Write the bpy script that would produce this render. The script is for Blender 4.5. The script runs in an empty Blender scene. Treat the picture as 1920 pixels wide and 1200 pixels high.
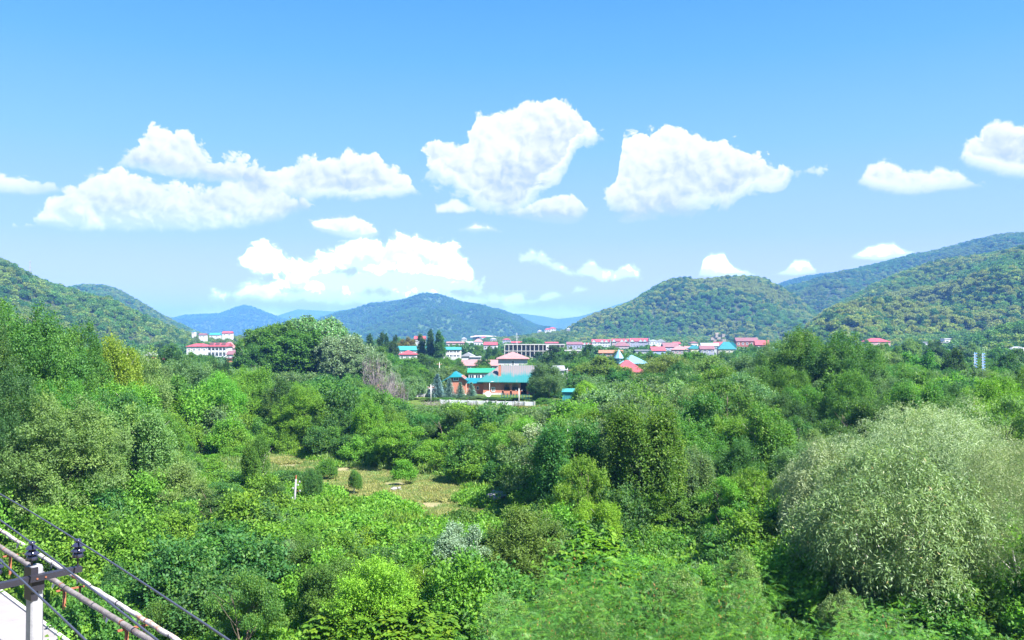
import bpy, math, random
import numpy as np
from mathutils import Vector, Matrix
from mathutils import noise as mnoise

# ------------------------------------------------------------------ camera, sky, sun, exposure
SC = bpy.context.scene
COL = SC.collection
CAMZ = 14.0            # the photographer stands on a balcony about 14 m above the field
F = 1660.0             # focal length in pixels of the 1920 px wide photograph
HOR = 632.0            # row of the horizon
R = math.radians

cam_d = bpy.data.cameras.new("camera")
cam = bpy.data.objects.new("camera", cam_d)
COL.objects.link(cam)
cam_d.sensor_width = 36.0
cam_d.lens = 36.0 * F / 1920.0
cam_d.clip_start = 0.1
cam_d.clip_end = 60000
cam.location = (0, 0, CAMZ)
PITCH = math.atan((HOR - 600.0) / F)
cam.rotation_euler = (R(90) + PITCH, 0, 0)
SC.camera = cam

SUN_EL, SUN_AZ = 52.0, 128.0      # azimuth clockwise from the view direction (+Y)
sd = Vector((math.sin(R(SUN_AZ)) * math.cos(R(SUN_EL)), math.cos(R(SUN_AZ)) * math.cos(R(SUN_EL)), math.sin(R(SUN_EL))))
sun_d = bpy.data.lights.new("sun", 'SUN')
sun_d.energy = 5.0
sun_d.angle = R(0.53)
sun_d.color = (1.0, 0.965, 0.92)
sun = bpy.data.objects.new("sun", sun_d)
COL.objects.link(sun)
sun.rotation_euler = (-sd).to_track_quat('-Z', 'Y').to_euler()

SC.view_settings.view_transform = 'Standard'
SC.view_settings.look = 'None'
SC.view_settings.gamma = 1.0
SC.view_settings.use_curve_mapping = False
SC.view_settings.exposure = 1.95
cy = SC.cycles
cy.max_bounces = 8
cy.diffuse_bounces = 4
cy.glossy_bounces = 2
cy.transmission_bounces = 3
cy.transparent_max_bounces = 8
cy.volume_bounces = 1
cy.caustics_reflective = False
cy.caustics_refractive = False
cy.use_denoising = True
cy.denoiser = 'OPENIMAGEDENOISE'


def pix_dir(px, py):
    """direction of a photograph pixel, world space"""
    a = Vector(((px - 960.0) / F, 1.0, (600.0 - py) / F))
    c, s = math.cos(PITCH), math.sin(PITCH)
    return Vector((a.x, a.y * c - a.z * s, a.y * s + a.z * c)).normalized()


def azel(px, py):
    d = pix_dir(px, py)
    return math.degrees(math.atan2(d.x, d.y)), math.degrees(math.asin(d.z))


class NT:
    """tiny helper for node trees"""
    def __init__(self, tree):
        self.t = tree
        self.n = tree.nodes
        self.l = tree.links

    def node(self, typ, **kw):
        n = self.n.new(typ)
        for k, v in kw.items():
            setattr(n, k, v)
        return n

    def put(self, sock, v):
        if v is None:
            return
        if isinstance(v, bpy.types.NodeSocket):
            self.l.new(v, sock)
        else:
            sock.default_value = v

    def math(self, op, a=None, b=None, c=None, clamp=False):
        n = self.node('ShaderNodeMath', operation=op, use_clamp=clamp)
        for i, v in enumerate((a, b, c)):
            self.put(n.inputs[i], v)
        return n.outputs[0]

    def vmath(self, op, a=None, b=None, scale=None):
        n = self.node('ShaderNodeVectorMath', operation=op)
        self.put(n.inputs[0], a)
        self.put(n.inputs[1], b)
        if scale is not None:
            self.put(n.inputs['Scale'], scale)
        return n.outputs[0] if op not in ('LENGTH', 'DOT_PRODUCT') else n.outputs['Value']

    def mix(self, f, a, b, mode='MIX'):
        n = self.node('ShaderNodeMix', data_type='RGBA', blend_type=mode)
        self.put(n.inputs[0], f)
        self.put(n.inputs[6], a)
        self.put(n.inputs[7], b)
        return n.outputs[2]

    def noise(self, vec, scale, detail=3.0, rough=0.5, dist=0.0, flat2=False):
        n = self.node('ShaderNodeTexNoise', noise_dimensions='2D' if flat2 else '3D')
        self.put(n.inputs['Vector'], vec)
        n.inputs['Scale'].default_value = scale
        n.inputs['Detail'].default_value = detail
        n.inputs['Roughness'].default_value = rough
        n.inputs['Distortion'].default_value = dist
        return n.outputs[0]

    def voro(self, vec, scale, feature='F1', flat2=False):
        n = self.node('ShaderNodeTexVoronoi', feature=feature, voronoi_dimensions='2D' if flat2 else '3D')
        self.put(n.inputs['Vector'], vec)
        n.inputs['Scale'].default_value = scale
        return n.outputs['Distance']

    def ramp(self, fac, stops, interp='LINEAR'):
        n = self.node('ShaderNodeValToRGB')
        r = n.color_ramp
        r.interpolation = interp
        while len(r.elements) < len(stops):
            r.elements.new(0.5)
        for e, (p, c) in zip(r.elements, stops):
            e.position = p
            e.color = c if len(c) == 4 else (*c, 1)
        self.put(n.inputs[0], fac)
        return n.outputs[0]

    def maprange(self, v, a, b, c=0.0, d=1.0, smooth=False):
        n = self.node('ShaderNodeMapRange')
        if smooth:
            n.interpolation_type = 'SMOOTHSTEP'
        self.put(n.inputs[0], v)
        for i, x in enumerate((a, b, c, d)):
            self.put(n.inputs[i + 1], x)
        return n.outputs[0]

    def curve(self, v, pts, lo, hi, vmax):
        """piecewise curve: pts (x, y) in degrees -> node value in degrees"""
        n = self.node('ShaderNodeFloatCurve')
        c = n.mapping.curves[0]
        P = [((x - lo) / (hi - lo), y / vmax) for x, y in pts]
        while len(c.points) < len(P):
            c.points.new(0.5, 0.5)
        for q, (x, y) in zip(c.points, P):
            q.location = (x, y)
            q.handle_type = 'AUTO_CLAMPED'
        n.mapping.use_clip = True
        n.mapping.extend = 'HORIZONTAL'
        n.mapping.update()
        x = self.maprange(v, lo, hi)
        self.put(n.inputs['Value'], x)
        return self.math('MULTIPLY', n.outputs[0], vmax)


def build_world():
    w = bpy.data.worlds.new("World")
    SC.world = w
    w.use_nodes = True
    t = NT(w.node_tree)
    t.n.clear()
    sky = t.node('ShaderNodeTexSky')
    sky.sky_type = 'NISHITA'
    sky.sun_disc = False
    sky.sun_elevation = R(SUN_EL)
    sky.sun_rotation = R(SUN_AZ)
    sky.altitude = 200
    sky.air_density = 1.0
    sky.dust_density = 0.6
    sky.ozone_density = 1.6
    tc = t.node('ShaderNodeTexCoord')
    sep = t.node('ShaderNodeSeparateXYZ')
    t.l.new(tc.outputs['Generated'], sep.inputs[0])
    x, y, z = sep.outputs
    az = t.math('MULTIPLY', t.math('ARCTAN2', x, y), 57.29578)
    el = t.math('MULTIPLY', t.math('ARCSINE', z), 57.29578)
    comb = t.node('ShaderNodeCombineXYZ')
    t.put(comb.inputs[0], az)
    t.put(comb.inputs[1], t.math('MULTIPLY', el, 1.15))
    uv = comb.outputs[0]
    # the lumpy relief that all cloud edges share
    warp = t.node('ShaderNodeTexNoise', noise_dimensions='2D')
    t.put(warp.inputs['Vector'], uv)
    warp.inputs['Scale'].default_value = 0.55
    warp.inputs['Detail'].default_value = 3
    wv = t.vmath('SCALE', t.vmath('SUBTRACT', warp.outputs['Color'], (0.5, 0.5, 0.5)), scale=1.3)
    uvw = t.vmath('ADD', uv, wv)
    def lumps(vec):
        q = t.math('MULTIPLY', t.math('SUBTRACT', 0.42, t.voro(vec, 0.5, flat2=True)), 1.25)
        q = t.math('ADD', q, t.math('MULTIPLY', t.math('SUBTRACT', 0.42, t.voro(vec, 1.25, flat2=True)), 0.8))
        return t.math('ADD', q, t.math('MULTIPLY', t.math('SUBTRACT', 0.42, t.voro(vec, 3.2, flat2=True)), 0.34))
    b0 = lumps(uvw)
    bs = lumps(t.vmath('ADD', uvw, (0.28, 0.34, 0.0)))
    relief = t.math('SUBTRACT', b0, bs)          # lit side of every lump, the sun stands high and to the right
    n1 = t.noise(uvw, 1.1, 6, 0.64, flat2=True)
    n2 = t.noise(uv, 0.3, 3, 0.6, flat2=True)
    b = t.math('ADD', b0, t.math('MULTIPLY', t.math('SUBTRACT', n1, 0.5), 1.7))
    b = t.math('MULTIPLY', b, 0.8)
    LO, HI, VM = -34.0, 34.0, 20.0

    def layer(tops, bots, bump=1.0, soft=0.36, flat=0.35, thick=1.0, grow=0.12, white=0.0, fr=None):
        """a cloud bank between two outlines given in photograph pixels"""
        P = sorted(azel(px, py) for px, py in tops)
        Q = sorted(azel(px, py) for px, py in bots)
        top = t.curve(az, P, LO, HI, VM)
        bot = t.curve(az, Q, LO, HI, VM)
        a0, a1 = max(P[0][0], Q[0][0]), min(P[-1][0], Q[-1][0])
        dt = t.math('SUBTRACT', top, el)
        db = t.math('SUBTRACT', el, bot)
        ds = t.math('MINIMUM', t.math('SUBTRACT', az, a0), t.math('SUBTRACT', a1, az))
        bt = t.math('MULTIPLY_ADD', b, bump, grow)
        dtb = t.math('ADD', dt, bt)
        dbb = t.math('ADD', db, t.math('MULTIPLY', bt, flat))
        d = t.math('MINIMUM', t.math('MINIMUM', dtb, dbb), t.math('ADD', ds, bt))
        hard = t.maprange(d, 0.0, soft, smooth=True)
        fade = t.maprange(dbb, 0.0, fr or (0.7 + flat), smooth=True)
        den = t.math('MULTIPLY', hard, t.math('ADD', 0.25, t.math('MULTIPLY', fade, 0.75)))
        den = t.math('MULTIPLY', den, thick, clamp=True)
        hgt = t.math('DIVIDE', dbb, t.math('MAXIMUM', t.math('ADD', dtb, dbb), 0.3))
        return den, (t.math('ADD', hgt, white) if white else hgt)

    layers = []
    # big left cloud, lower bank
    layers.append(layer([(30, 425), (70, 395), (110, 365), (150, 335), (200, 318), (260, 325), (330, 340), (400, 345), (450, 335), (520, 350), (555, 370), (590, 400)],
                        [(30, 428), (120, 434), (250, 436), (400, 435), (480, 428), (530, 415), (560, 400), (590, 398)], 0.9, flat=0.2))
    # left cloud, upper bank
    layers.append(layer([(215, 310), (235, 285), (262, 262), (300, 238), (345, 245), (375, 275), (420, 298), (470, 292), (500, 320), (560, 300), (620, 292), (690, 284), (725, 305), (760, 330), (795, 365)],
                        [(215, 312), (300, 332), (420, 348), (520, 375), (600, 378), (700, 375), (795, 368)], 0.9))
    # central tower cloud
    layers.append(layer([(795, 280), (815, 268), (850, 270), (880, 255), (893, 225), (930, 210), (965, 205), (975, 190), (1005, 188), (1035, 178), (1065, 186), (1090, 212), (1108, 240), (1142, 255)],
                        [(795, 335), (830, 352), (870, 372), (910, 400), (960, 412), (990, 395), (1015, 365), (1055, 335), (1075, 300), (1100, 280), (1142, 268)], 0.85, flat=0.9, thick=1.0))
    layers.append(layer([(950, 395), (990, 385), (1030, 370), (1065, 364), (1090, 378), (1099, 395)],
                        [(950, 408), (1010, 416), (1060, 422), (1080, 418), (1099, 405)], 0.32, soft=0.2))
    # cloud right of the centre
    layers.append(layer([(1136, 360), (1158, 335), (1164, 268), (1185, 252), (1235, 244), (1262, 236), (1290, 240), (1330, 262), (1375, 270), (1400, 285), (1440, 296), (1465, 312), (1500, 312), (1540, 320)],
                        [(1136, 385), (1160, 408), (1210, 416), (1280, 405), (1350, 395), (1400, 372), (1465, 362), (1490, 332), (1540, 326)], 0.9, flat=0.75))
    # clouds at the right edge
    layers.append(layer([(1608, 345), (1625, 315), (1655, 303), (1700, 318), (1750, 315), (1800, 325), (1840, 348)],
                        [(1608, 348), (1650, 362), (1710, 368), (1790, 358), (1840, 352)], 0.45))
    layers.append(layer([(1795, 300), (1815, 268), (1850, 240), (1890, 232), (1935, 235), (2000, 225), (2080, 262)],
                        [(1795, 305), (1840, 325), (1900, 335), (1980, 340), (2080, 300)], 0.6))
    # left edge
    layers.append(layer([(-90, 330), (-40, 318), (10, 325), (60, 340), (118, 355)], [(-90, 360), (-20, 368), (50, 368), (118, 362)], 0.5, soft=0.35, thick=0.9))
    # small puffs
    W = dict(flat=0.7, white=0.8, fr=0.45)
    layers.append(layer([(585, 418), (610, 408), (640, 404), (680, 412), (715, 432)], [(585, 432), (640, 448), (680, 452), (715, 444)], 0.38, soft=0.3, thick=0.97, grow=0.15, white=0.2, fr=0.5))
    layers.append(layer([(450, 485), (470, 465), (500, 458), (530, 470), (560, 490), (620, 480)], [(450, 500), (500, 515), (560, 520), (620, 512)], 0.6, soft=0.4, thick=0.95, grow=0.3, **W))
    layers.append(layer([(600, 480), (640, 458), (700, 448), (750, 440), (800, 446), (840, 455), (870, 478), (895, 515)],
                        [(600, 508), (660, 514), (720, 512), (800, 518), (850, 526), (895, 534)], 0.95, soft=0.5, thick=0.92, grow=0.34, **W))
    layers.append(layer([(520, 522), (570, 510), (620, 505), (700, 508), (760, 498), (830, 508), (890, 520)],
                        [(520, 545), (650, 552), (740, 548), (820, 552), (890, 546)], 0.8, soft=0.5, thick=0.85, grow=0.36, **W))
    layers.append(layer([(405, 552), (440, 545), (480, 532), (540, 540), (600, 535), (700, 548), (800, 545), (900, 556), (980, 550)],
                        [(405, 560), (480, 565), (600, 572), (720, 568), (850, 575), (980, 570)], 0.6, soft=0.7, thick=0.7, grow=0.36, flat=0.7, white=0.9, fr=0.45))
    layers.append(layer([(330, 578), (450, 570), (600, 576), (800, 572), (1000, 570), (1100, 575), (1180, 590)],
                        [(330, 600), (600, 606), (900, 606), (1180, 604)], 0.3, soft=0.9, thick=0.6, grow=0.1, flat=0.7, white=0.9, fr=0.45))
    layers.append(layer([(820, 388), (850, 376), (890, 394)], [(820, 400), (860, 404), (890, 400)], 0.25, soft=0.3, thick=0.85, grow=0.12, **W))
    layers.append(layer([(860, 428), (900, 417), (942, 433)], [(860, 436), (900, 439), (942, 437)], 0.22, soft=0.3, thick=0.9, grow=0.1, **W))
    layers.append(layer([(980, 482), (1000, 470), (1028, 486), (1050, 502), (1075, 508), (1110, 490), (1125, 508), (1140, 512), (1170, 504), (1195, 512)],
                        [(980, 492), (1028, 500), (1075, 518), (1110, 524), (1150, 524), (1195, 520)], 0.5, soft=0.35, thick=0.88, grow=0.25, **W))
    layers.append(layer([(940, 560), (965, 548), (990, 562), (1035, 544), (1060, 552), (1085, 534), (1110, 540)], [(940, 568), (990, 572), (1050, 560), (1110, 546)], 0.25, soft=0.35, thick=0.75, grow=0.08, **W))
    layers.append(layer([(1312, 512), (1330, 478), (1352, 474), (1372, 498), (1415, 514)], [(1312, 519), (1350, 522), (1415, 519)], 0.22, soft=0.22, thick=0.97, grow=0.12, white=0.3, fr=0.4))
    layers.append(layer([(1446, 514), (1478, 504), (1495, 488), (1512, 490), (1530, 508)], [(1446, 516), (1490, 518), (1530, 514)], 0.2, soft=0.22, thick=0.95, grow=0.12, white=0.3, fr=0.35))
    layers.append(layer([(1598, 482), (1630, 464), (1670, 454), (1690, 466), (1712, 474)], [(1598, 486), (1650, 489), (1712, 482)], 0.22, soft=0.22, thick=0.97, grow=0.12, white=0.3, fr=0.35))
    den, hgt = layers[0]
    for d2, h2 in layers[1:]:
        hgt = t.math('ADD', t.math('MULTIPLY', hgt, t.math('SUBTRACT', 1.0, d2)), t.math('MULTIPLY', h2, d2))
        den = t.math('SUBTRACT', t.math('ADD', den, d2), t.math('MULTIPLY', den, d2))
    # beyond the view the same fair-weather clouds go on
    g = t.noise(uvw, 0.11, 4, 0.6, flat2=True)
    band = t.math('MULTIPLY', t.maprange(el, 3, 8, smooth=True), t.maprange(el, 18, 30, 1.0, 0.0, smooth=True))
    out = t.maprange(t.math('ABSOLUTE', az), 36, 42, smooth=True)
    gg = t.math('MULTIPLY', t.maprange(g, 0.56, 0.62, smooth=True), t.math('MULTIPLY', band, out))
    den = t.math('MAXIMUM', den, gg)
    lum = t.math('ADD', t.math('MULTIPLY_ADD', hgt, 0.88, -0.15), t.math('MULTIPLY', relief, 0.42))
    lum = t.math('ADD', lum, t.math('MULTIPLY', t.math('SUBTRACT', n2, 0.45), 0.9))
    ccol = t.ramp(lum, [(0.0, (5.2, 6.0, 8.2)), (0.16, (6.3, 6.9, 8.5)), (0.36, (7.7, 8.0, 8.8)), (0.58, (9.0, 9.1, 9.3)), (1.0, (10.4, 10.3, 10.2))])
    base = sky.outputs[0]
    base = t.mix(1.0, base, (0.42, 1.25, 1.75, 1), 'MULTIPLY')
    grad = t.ramp(t.maprange(el, 0.0, 60.0), [(0.0, (10.5, 7.6, 10.0)), (0.05, (8.4, 6.5, 9.0)), (0.107, (5.1, 5.9, 8.6)), (0.20, (2.9, 5.25, 8.6)),
                                              (0.29, (1.5, 4.2, 8.5)), (0.36, (0.95, 3.4, 8.4)), (1.0, (0.7, 2.4, 6.6))])
    base = t.mix(0.8, base, grad)
    # sunlit clouds low over the horizon are seen through a lot of valley haze
    ccol = t.vmath('SCALE', ccol, scale=t.maprange(el, 1.5, 8.0, 2.7, 1.0))
    colr = t.mix(den, base, ccol)
    colr = t.vmath('SCALE', colr, scale=0.64)
    below = t.maprange(el, -1.5, -0.2)
    bg = t.node('ShaderNodeBackground')
    t.put(bg.inputs[0], colr)
    bg.inputs[1].default_value = 0.05
    o = t.node('ShaderNodeOutputWorld')
    t.l.new(bg.outputs[0], o.inputs[0])
    w.cycles.sampling_method = 'MANUAL'
    w.cycles.sample_map_resolution = 512


build_world()

# ------------------------------------------------------------------ helpers
RNG = np.random.default_rng(7)


def at(px, Y, z=0.0):
    """ground position seen at photograph column px, Y metres ahead"""
    return Vector(((px - 960.0) / F * Y, Y, z))


def zat(py, Y):
    """height of something that shows at row py when it stands Y metres ahead"""
    return CAMZ - (py - HOR) / F * Y


def tag(o, label=None, cat=None, group=None, kind=None):
    if label:
        o['label'] = label
    if cat:
        o['category'] = cat
    if group:
        o['group'] = group
    if kind:
        o['kind'] = kind
    return o


def link(o, parent=None):
    COL.objects.link(o)
    if parent is not None:
        o.parent = parent
    return o


def empty(name, loc, rz=0.0, label=None, cat=None, group=None, scale=None):
    o = bpy.data.objects.new(name, None)
    o.empty_display_size = 0.5
    link(o)
    o.location = loc
    o.rotation_euler = (0, 0, rz)
    if scale is not None:
        o.scale = scale if hasattr(scale, '__len__') else (scale,) * 3
    return tag(o, label, cat, group)


def np_mesh(name, verts, faces, mat=None, attrs=None, smooth=False):
    """verts (N,3); faces (M,k) all with k corners"""
    me = bpy.data.meshes.new(name)
    verts = np.asarray(verts, dtype=np.float32)
    faces = np.asarray(faces, dtype=np.int32)
    M, k = faces.shape
    me.vertices.add(len(verts))
    me.vertices.foreach_set('co', verts.ravel())
    me.loops.add(M * k)
    me.loops.foreach_set('vertex_index', faces.ravel())
    me.polygons.add(M)
    me.polygons.foreach_set('loop_start', np.arange(0, M * k, k, dtype=np.int32))
    me.polygons.foreach_set('loop_total', np.full(M, k, dtype=np.int32))
    if smooth:
        me.polygons.foreach_set('use_smooth', np.ones(M, dtype=bool))
    for an, av in (attrs or {}).items():
        a = me.attributes.new(an, 'FLOAT', 'POINT')
        a.data.foreach_set('value', np.asarray(av, dtype=np.float32))
    me.update(calc_edges=True)
    if mat:
        me.materials.append(mat)
    return me


class MB:
    """collects boxes, prisms and tubes, links them as ONE mesh object"""
    def __init__(self):
        self.v, self.f = [], []

    def poly(self, pts, faces):
        b = len(self.v)
        self.v += [tuple(p) for p in pts]
        self.f += [tuple(i + b for i in f) for f in faces]
        return self

    def box(self, x0, x1, y0, y1, z0, z1):
        p = [(x0, y0, z0), (x1, y0, z0), (x1, y1, z0), (x0, y1, z0), (x0, y0, z1), (x1, y0, z1), (x1, y1, z1), (x0, y1, z1)]
        return self.poly(p, [(0, 3, 2, 1), (4, 5, 6, 7), (0, 1, 5, 4), (1, 2, 6, 5), (2, 3, 7, 6), (3, 0, 4, 7)])

    def tube(self, pts, rad, n=8, caps=True):
        pts = [Vector(p) for p in pts]
        rads = rad if hasattr(rad, '__len__') else [rad] * len(pts)
        b = len(self.v)
        ref = Vector((0.13, 0.31, 0.94))
        for i, p in enumerate(pts):
            d = (pts[min(i + 1, len(pts) - 1)] - pts[max(i - 1, 0)]).normalized()
            u = d.cross(ref if abs(d.dot(ref)) < 0.95 else Vector((1, 0, 0))).normalized()
            w = d.cross(u)
            for k in range(n):
                a = 2 * math.pi * k / n
                self.v.append(tuple(p + (u * math.cos(a) + w * math.sin(a)) * rads[i]))
        for i in range(len(pts) - 1):
            for k in range(n):
                k2 = (k + 1) % n
                self.f.append((b + i * n + k, b + i * n + k2, b + (i + 1) * n + k2, b + (i + 1) * n + k))
        if caps:
            self.f.append(tuple(b + k for k in range(n))[::-1])
            self.f.append(tuple(b + (len(pts) - 1) * n + k for k in range(n)))
        return self

    def lathe(self, prof, c=(0, 0, 0), n=14):
        b = len(self.v)
        for r, z in prof:
            for k in range(n):
                a = 2 * math.pi * k / n
                self.v.append((c[0] + r * math.cos(a), c[1] + r * math.sin(a), c[2] + z))
        for i in range(len(prof) - 1):
            for k in range(n):
                k2 = (k + 1) % n
                self.f.append((b + i * n + k, b + i * n + k2, b + (i + 1) * n + k2, b + (i + 1) * n + k))
        return self

    def mesh(self, name, mat, smooth=False):
        me = bpy.data.meshes.new(name)
        me.from_pydata(self.v, [], self.f)
        if smooth:
            for p in me.polygons:
                p.use_smooth = True
        me.materials.append(mat)
        return me

    def build(self, name, mat, parent=None, smooth=False):
        return link(bpy.data.objects.new(name, self.mesh(name, mat, smooth)), parent)


# ------------------------------------------------------------------ materials
def new_mat(name):
    m = bpy.data.materials.new(name)
    m.use_nodes = True
    m.node_tree.nodes.clear()
    return m, NT(m.node_tree)


def finish(t, shader, vol=None):
    o = t.node('ShaderNodeOutputMaterial')
    if shader is not None:
        t.l.new(shader, o.inputs['Surface'])
    if vol is not None:
        t.l.new(vol, o.inputs['Volume'])


def plain(name, col, rough=0.7, var=0.12, scale=1.2, bump=0.0, metal=0.0, spec=0.3, streak=0.0, second=None, sec_amt=0.5, sec_scale=0.6):
    """a painted, rendered or metal surface with mottling, dirt streaks and fine relief"""
    m, t = new_mat(name)
    tc = t.node('ShaderNodeTexCoord')
    v = tc.outputs['Object']
    n = t.noise(v, scale, 5, 0.6)
    f = t.maprange(n, 0.3, 0.7, 1 - var, 1 + var)
    base = (*col, 1)
    if second is not None:
        n2 = t.noise(v, sec_scale, 4, 0.6)
        base = t.mix(t.maprange(n2, sec_amt - 0.06, sec_amt + 0.06), base, (*second, 1))
    c = t.mix(1.0, base, t.ramp(t.maprange(f, 0, 2), [(0, (0, 0, 0)), (1, (2, 2, 2))]), 'MULTIPLY')
    if streak:
        mp = t.node('ShaderNodeMapping')
        t.l.new(v, mp.inputs[0])
        mp.inputs['Scale'].default_value = (1.6, 1.6, 0.12)
        s = t.noise(mp.outputs[0], 1.5, 4, 0.7)
        c = t.mix(t.math('MULTIPLY', t.maprange(s, 0.5, 0.75), streak), c, (col[0] * 0.35, col[1] * 0.34, col[2] * 0.3, 1))
    p = t.node('ShaderNodeBsdfPrincipled')
    t.put(p.inputs['Base Color'], c)
    p.inputs['Roughness'].default_value = rough
    p.inputs['Metallic'].default_value = metal
    p.inputs['Specular IOR Level'].default_value = spec
    if bump:
        b = t.node('ShaderNodeBump')
        b.inputs['Strength'].default_value = 0.6
        b.inputs['Distance'].default_value = bump
        t.put(b.inputs['Height'], t.noise(v, scale * 9, 4, 0.65))
        t.l.new(b.outputs[0], p.inputs['Normal'])
    finish(t, p.outputs[0])
    return m


def leaf_mat(name, yellow=(0.2, 0.24, 0.02), amt=0.3, dry=None, gloss=0.2, trans=0.45, back=None, fixed=None):
    """leaves: the object's own colour varied from leaf to leaf and from twig to twig"""
    m, t = new_mat(name)
    oi = t.node('ShaderNodeObjectInfo')
    ge = t.node('ShaderNodeNewGeometry')
    at_ = t.node('ShaderNodeAttribute', attribute_name='tone')
    rnd = ge.outputs['Random Per Island']
    tone = at_.outputs['Fac']
    c = oi.outputs['Color'] if fixed is None else (*fixed, 1)
    # whole-plant shift
    hs = t.node('ShaderNodeHueSaturation')
    t.put(hs.inputs['Color'], c)
    t.put(hs.inputs['Hue'], t.maprange(oi.outputs['Random'], 0, 1, 0.487, 0.512))
    t.put(hs.inputs['Value'], t.maprange(oi.outputs['Random'], 0, 1, 0.86, 1.16))
    c = hs.outputs[0]
    v = t.math('ADD', t.math('MULTIPLY', rnd, 0.55), t.math('MULTIPLY', tone, 0.75))
    c = t.mix(1.0, c, t.ramp(t.math('DIVIDE', v, 1.3), [(0, (0.5, 0.55, 0.6)), (0.5, (1, 1, 1)), (1, (1.6, 1.5, 1.25))]), 'MULTIPLY')
    c = t.mix(t.math('MULTIPLY', t.math('POWER', tone, 2.5), amt), c, (*yellow, 1))
    if dry is not None:
        c = t.mix(t.math('GREATER_THAN', rnd, dry[1]), c, (*dry[0], 1))
    if back is not None:
        c = t.mix(t.math('MULTIPLY', ge.outputs['Backfacing'], 0.75), c, (*back, 1))
    d = t.node('ShaderNodeBsdfPrincipled')
    t.put(d.inputs['Base Color'], c)
    d.inputs['Roughness'].default_value = 0.5
    d.inputs['Specular IOR Level'].default_value = gloss
    tr = t.node('ShaderNodeBsdfTranslucent')
    t.put(tr.inputs[0], t.mix(1.0, c, (1.15, 1.35, 0.45, 1), 'MULTIPLY'))
    mx = t.node('ShaderNodeMixShader')
    mx.inputs[0].default_value = trans
    t.l.new(d.outputs[0], mx.inputs[1])
    t.l.new(tr.outputs[0], mx.inputs[2])
    finish(t, mx.outputs[0])
    return m


M = {}
M['leaf'] = leaf_mat('leaf')
M['leaf_fresh'] = leaf_mat('leaf_fresh', yellow=(0.2, 0.24, 0.02), amt=0.5)
M['leaf_silver'] = leaf_mat('leaf_silver', yellow=(0.14, 0.17, 0.1), amt=0.3, gloss=0.5, back=(0.30, 0.36, 0.28), trans=0.25)
M['leaf_willow'] = leaf_mat('leaf_willow', yellow=(0.21, 0.22, 0.09), amt=0.4, gloss=0.4, back=(0.26, 0.33, 0.19), trans=0.32, dry=((0.30, 0.24, 0.10), 0.99))
M['leaf_dry'] = leaf_mat('leaf_dry', yellow=(0.2, 0.15, 0.05), amt=0.4, dry=((0.14, 0.08, 0.035), 0.9))
M['leaf_hill'] = leaf_mat('leaf_hill', yellow=(0.10, 0.095, 0.025), amt=0.25, trans=0.2)
M['needle'] = leaf_mat('needle', yellow=(0.08, 0.12, 0.09), amt=0.2, trans=0.1)
M['bark'] = plain('bark', (0.13, 0.10, 0.075), 0.9, 0.3, 3, 0.02)
M['bark_pale'] = plain('bark_pale', (0.42, 0.40, 0.36), 0.85, 0.3, 2, 0.02)
M['bark_dead'] = plain('bark_dead', (0.20, 0.17, 0.17), 0.9, 0.3, 2, 0.0)
M['pod'] = plain('pod', (0.30, 0.14, 0.05), 0.6, 0.3, 6)


# ------------------------------------------------------------------ foliage
def unit(a):
    return a / np.maximum(np.linalg.norm(a, axis=-1, keepdims=True), 1e-9)


def leaf_quads(pos, d, n, L, W, tone, fold=0.0):
    """one diamond-shaped leaf per row"""
    s = unit(np.cross(d, n))
    L = np.asarray(L)[:, None] if hasattr(L, '__len__') else L
    W = np.asarray(W)[:, None] if hasattr(W, '__len__') else W
    up = unit(np.cross(s, d))
    a = pos
    b = pos + d * L * 0.42 + s * W * 0.5 + up * W * fold
    c = pos + d * L
    e = pos + d * L * 0.42 - s * W * 0.5 + up * W * fold
    V = np.stack([a, b, c, e], 1).reshape(-1, 3)
    Fc = np.arange(len(V)).reshape(-1, 4)
    return V, Fc, np.repeat(tone, 4)


def twigs_on_lobes(rng, lobes, nt, low=-0.25, inner=0.72):
    lobes = np.asarray(lobes, float)
    r = lobes[:, 3:6]
    w = (r[:, 0] * r[:, 2])
    idx = rng.choice(len(lobes), nt * 2, p=w / w.sum())
    d = unit(rng.normal(size=(nt * 2, 3)))
    d[:, 2] = np.where(d[:, 2] < low, -d[:, 2] * 0.6, d[:, 2])
    d = unit(d)
    k = inner + (1 - inner) * np.sqrt(rng.random(nt * 2))
    p = lobes[idx, :3] + r[idx] * d * k[:, None]
    # drop most twigs buried in another lobe
    q = (p[:, None, :] - lobes[None, :, :3]) / lobes[None, :, 3:6]
    ins = (np.linalg.norm(q, axis=2) < 0.62).any(1)
    keep = ~ins | (rng.random(nt * 2) < 0.15)
    sel = np.nonzero(keep)[0][:nt]
    return p[sel], unit(d[sel] / r[idx[sel]]), idx[sel]


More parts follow.
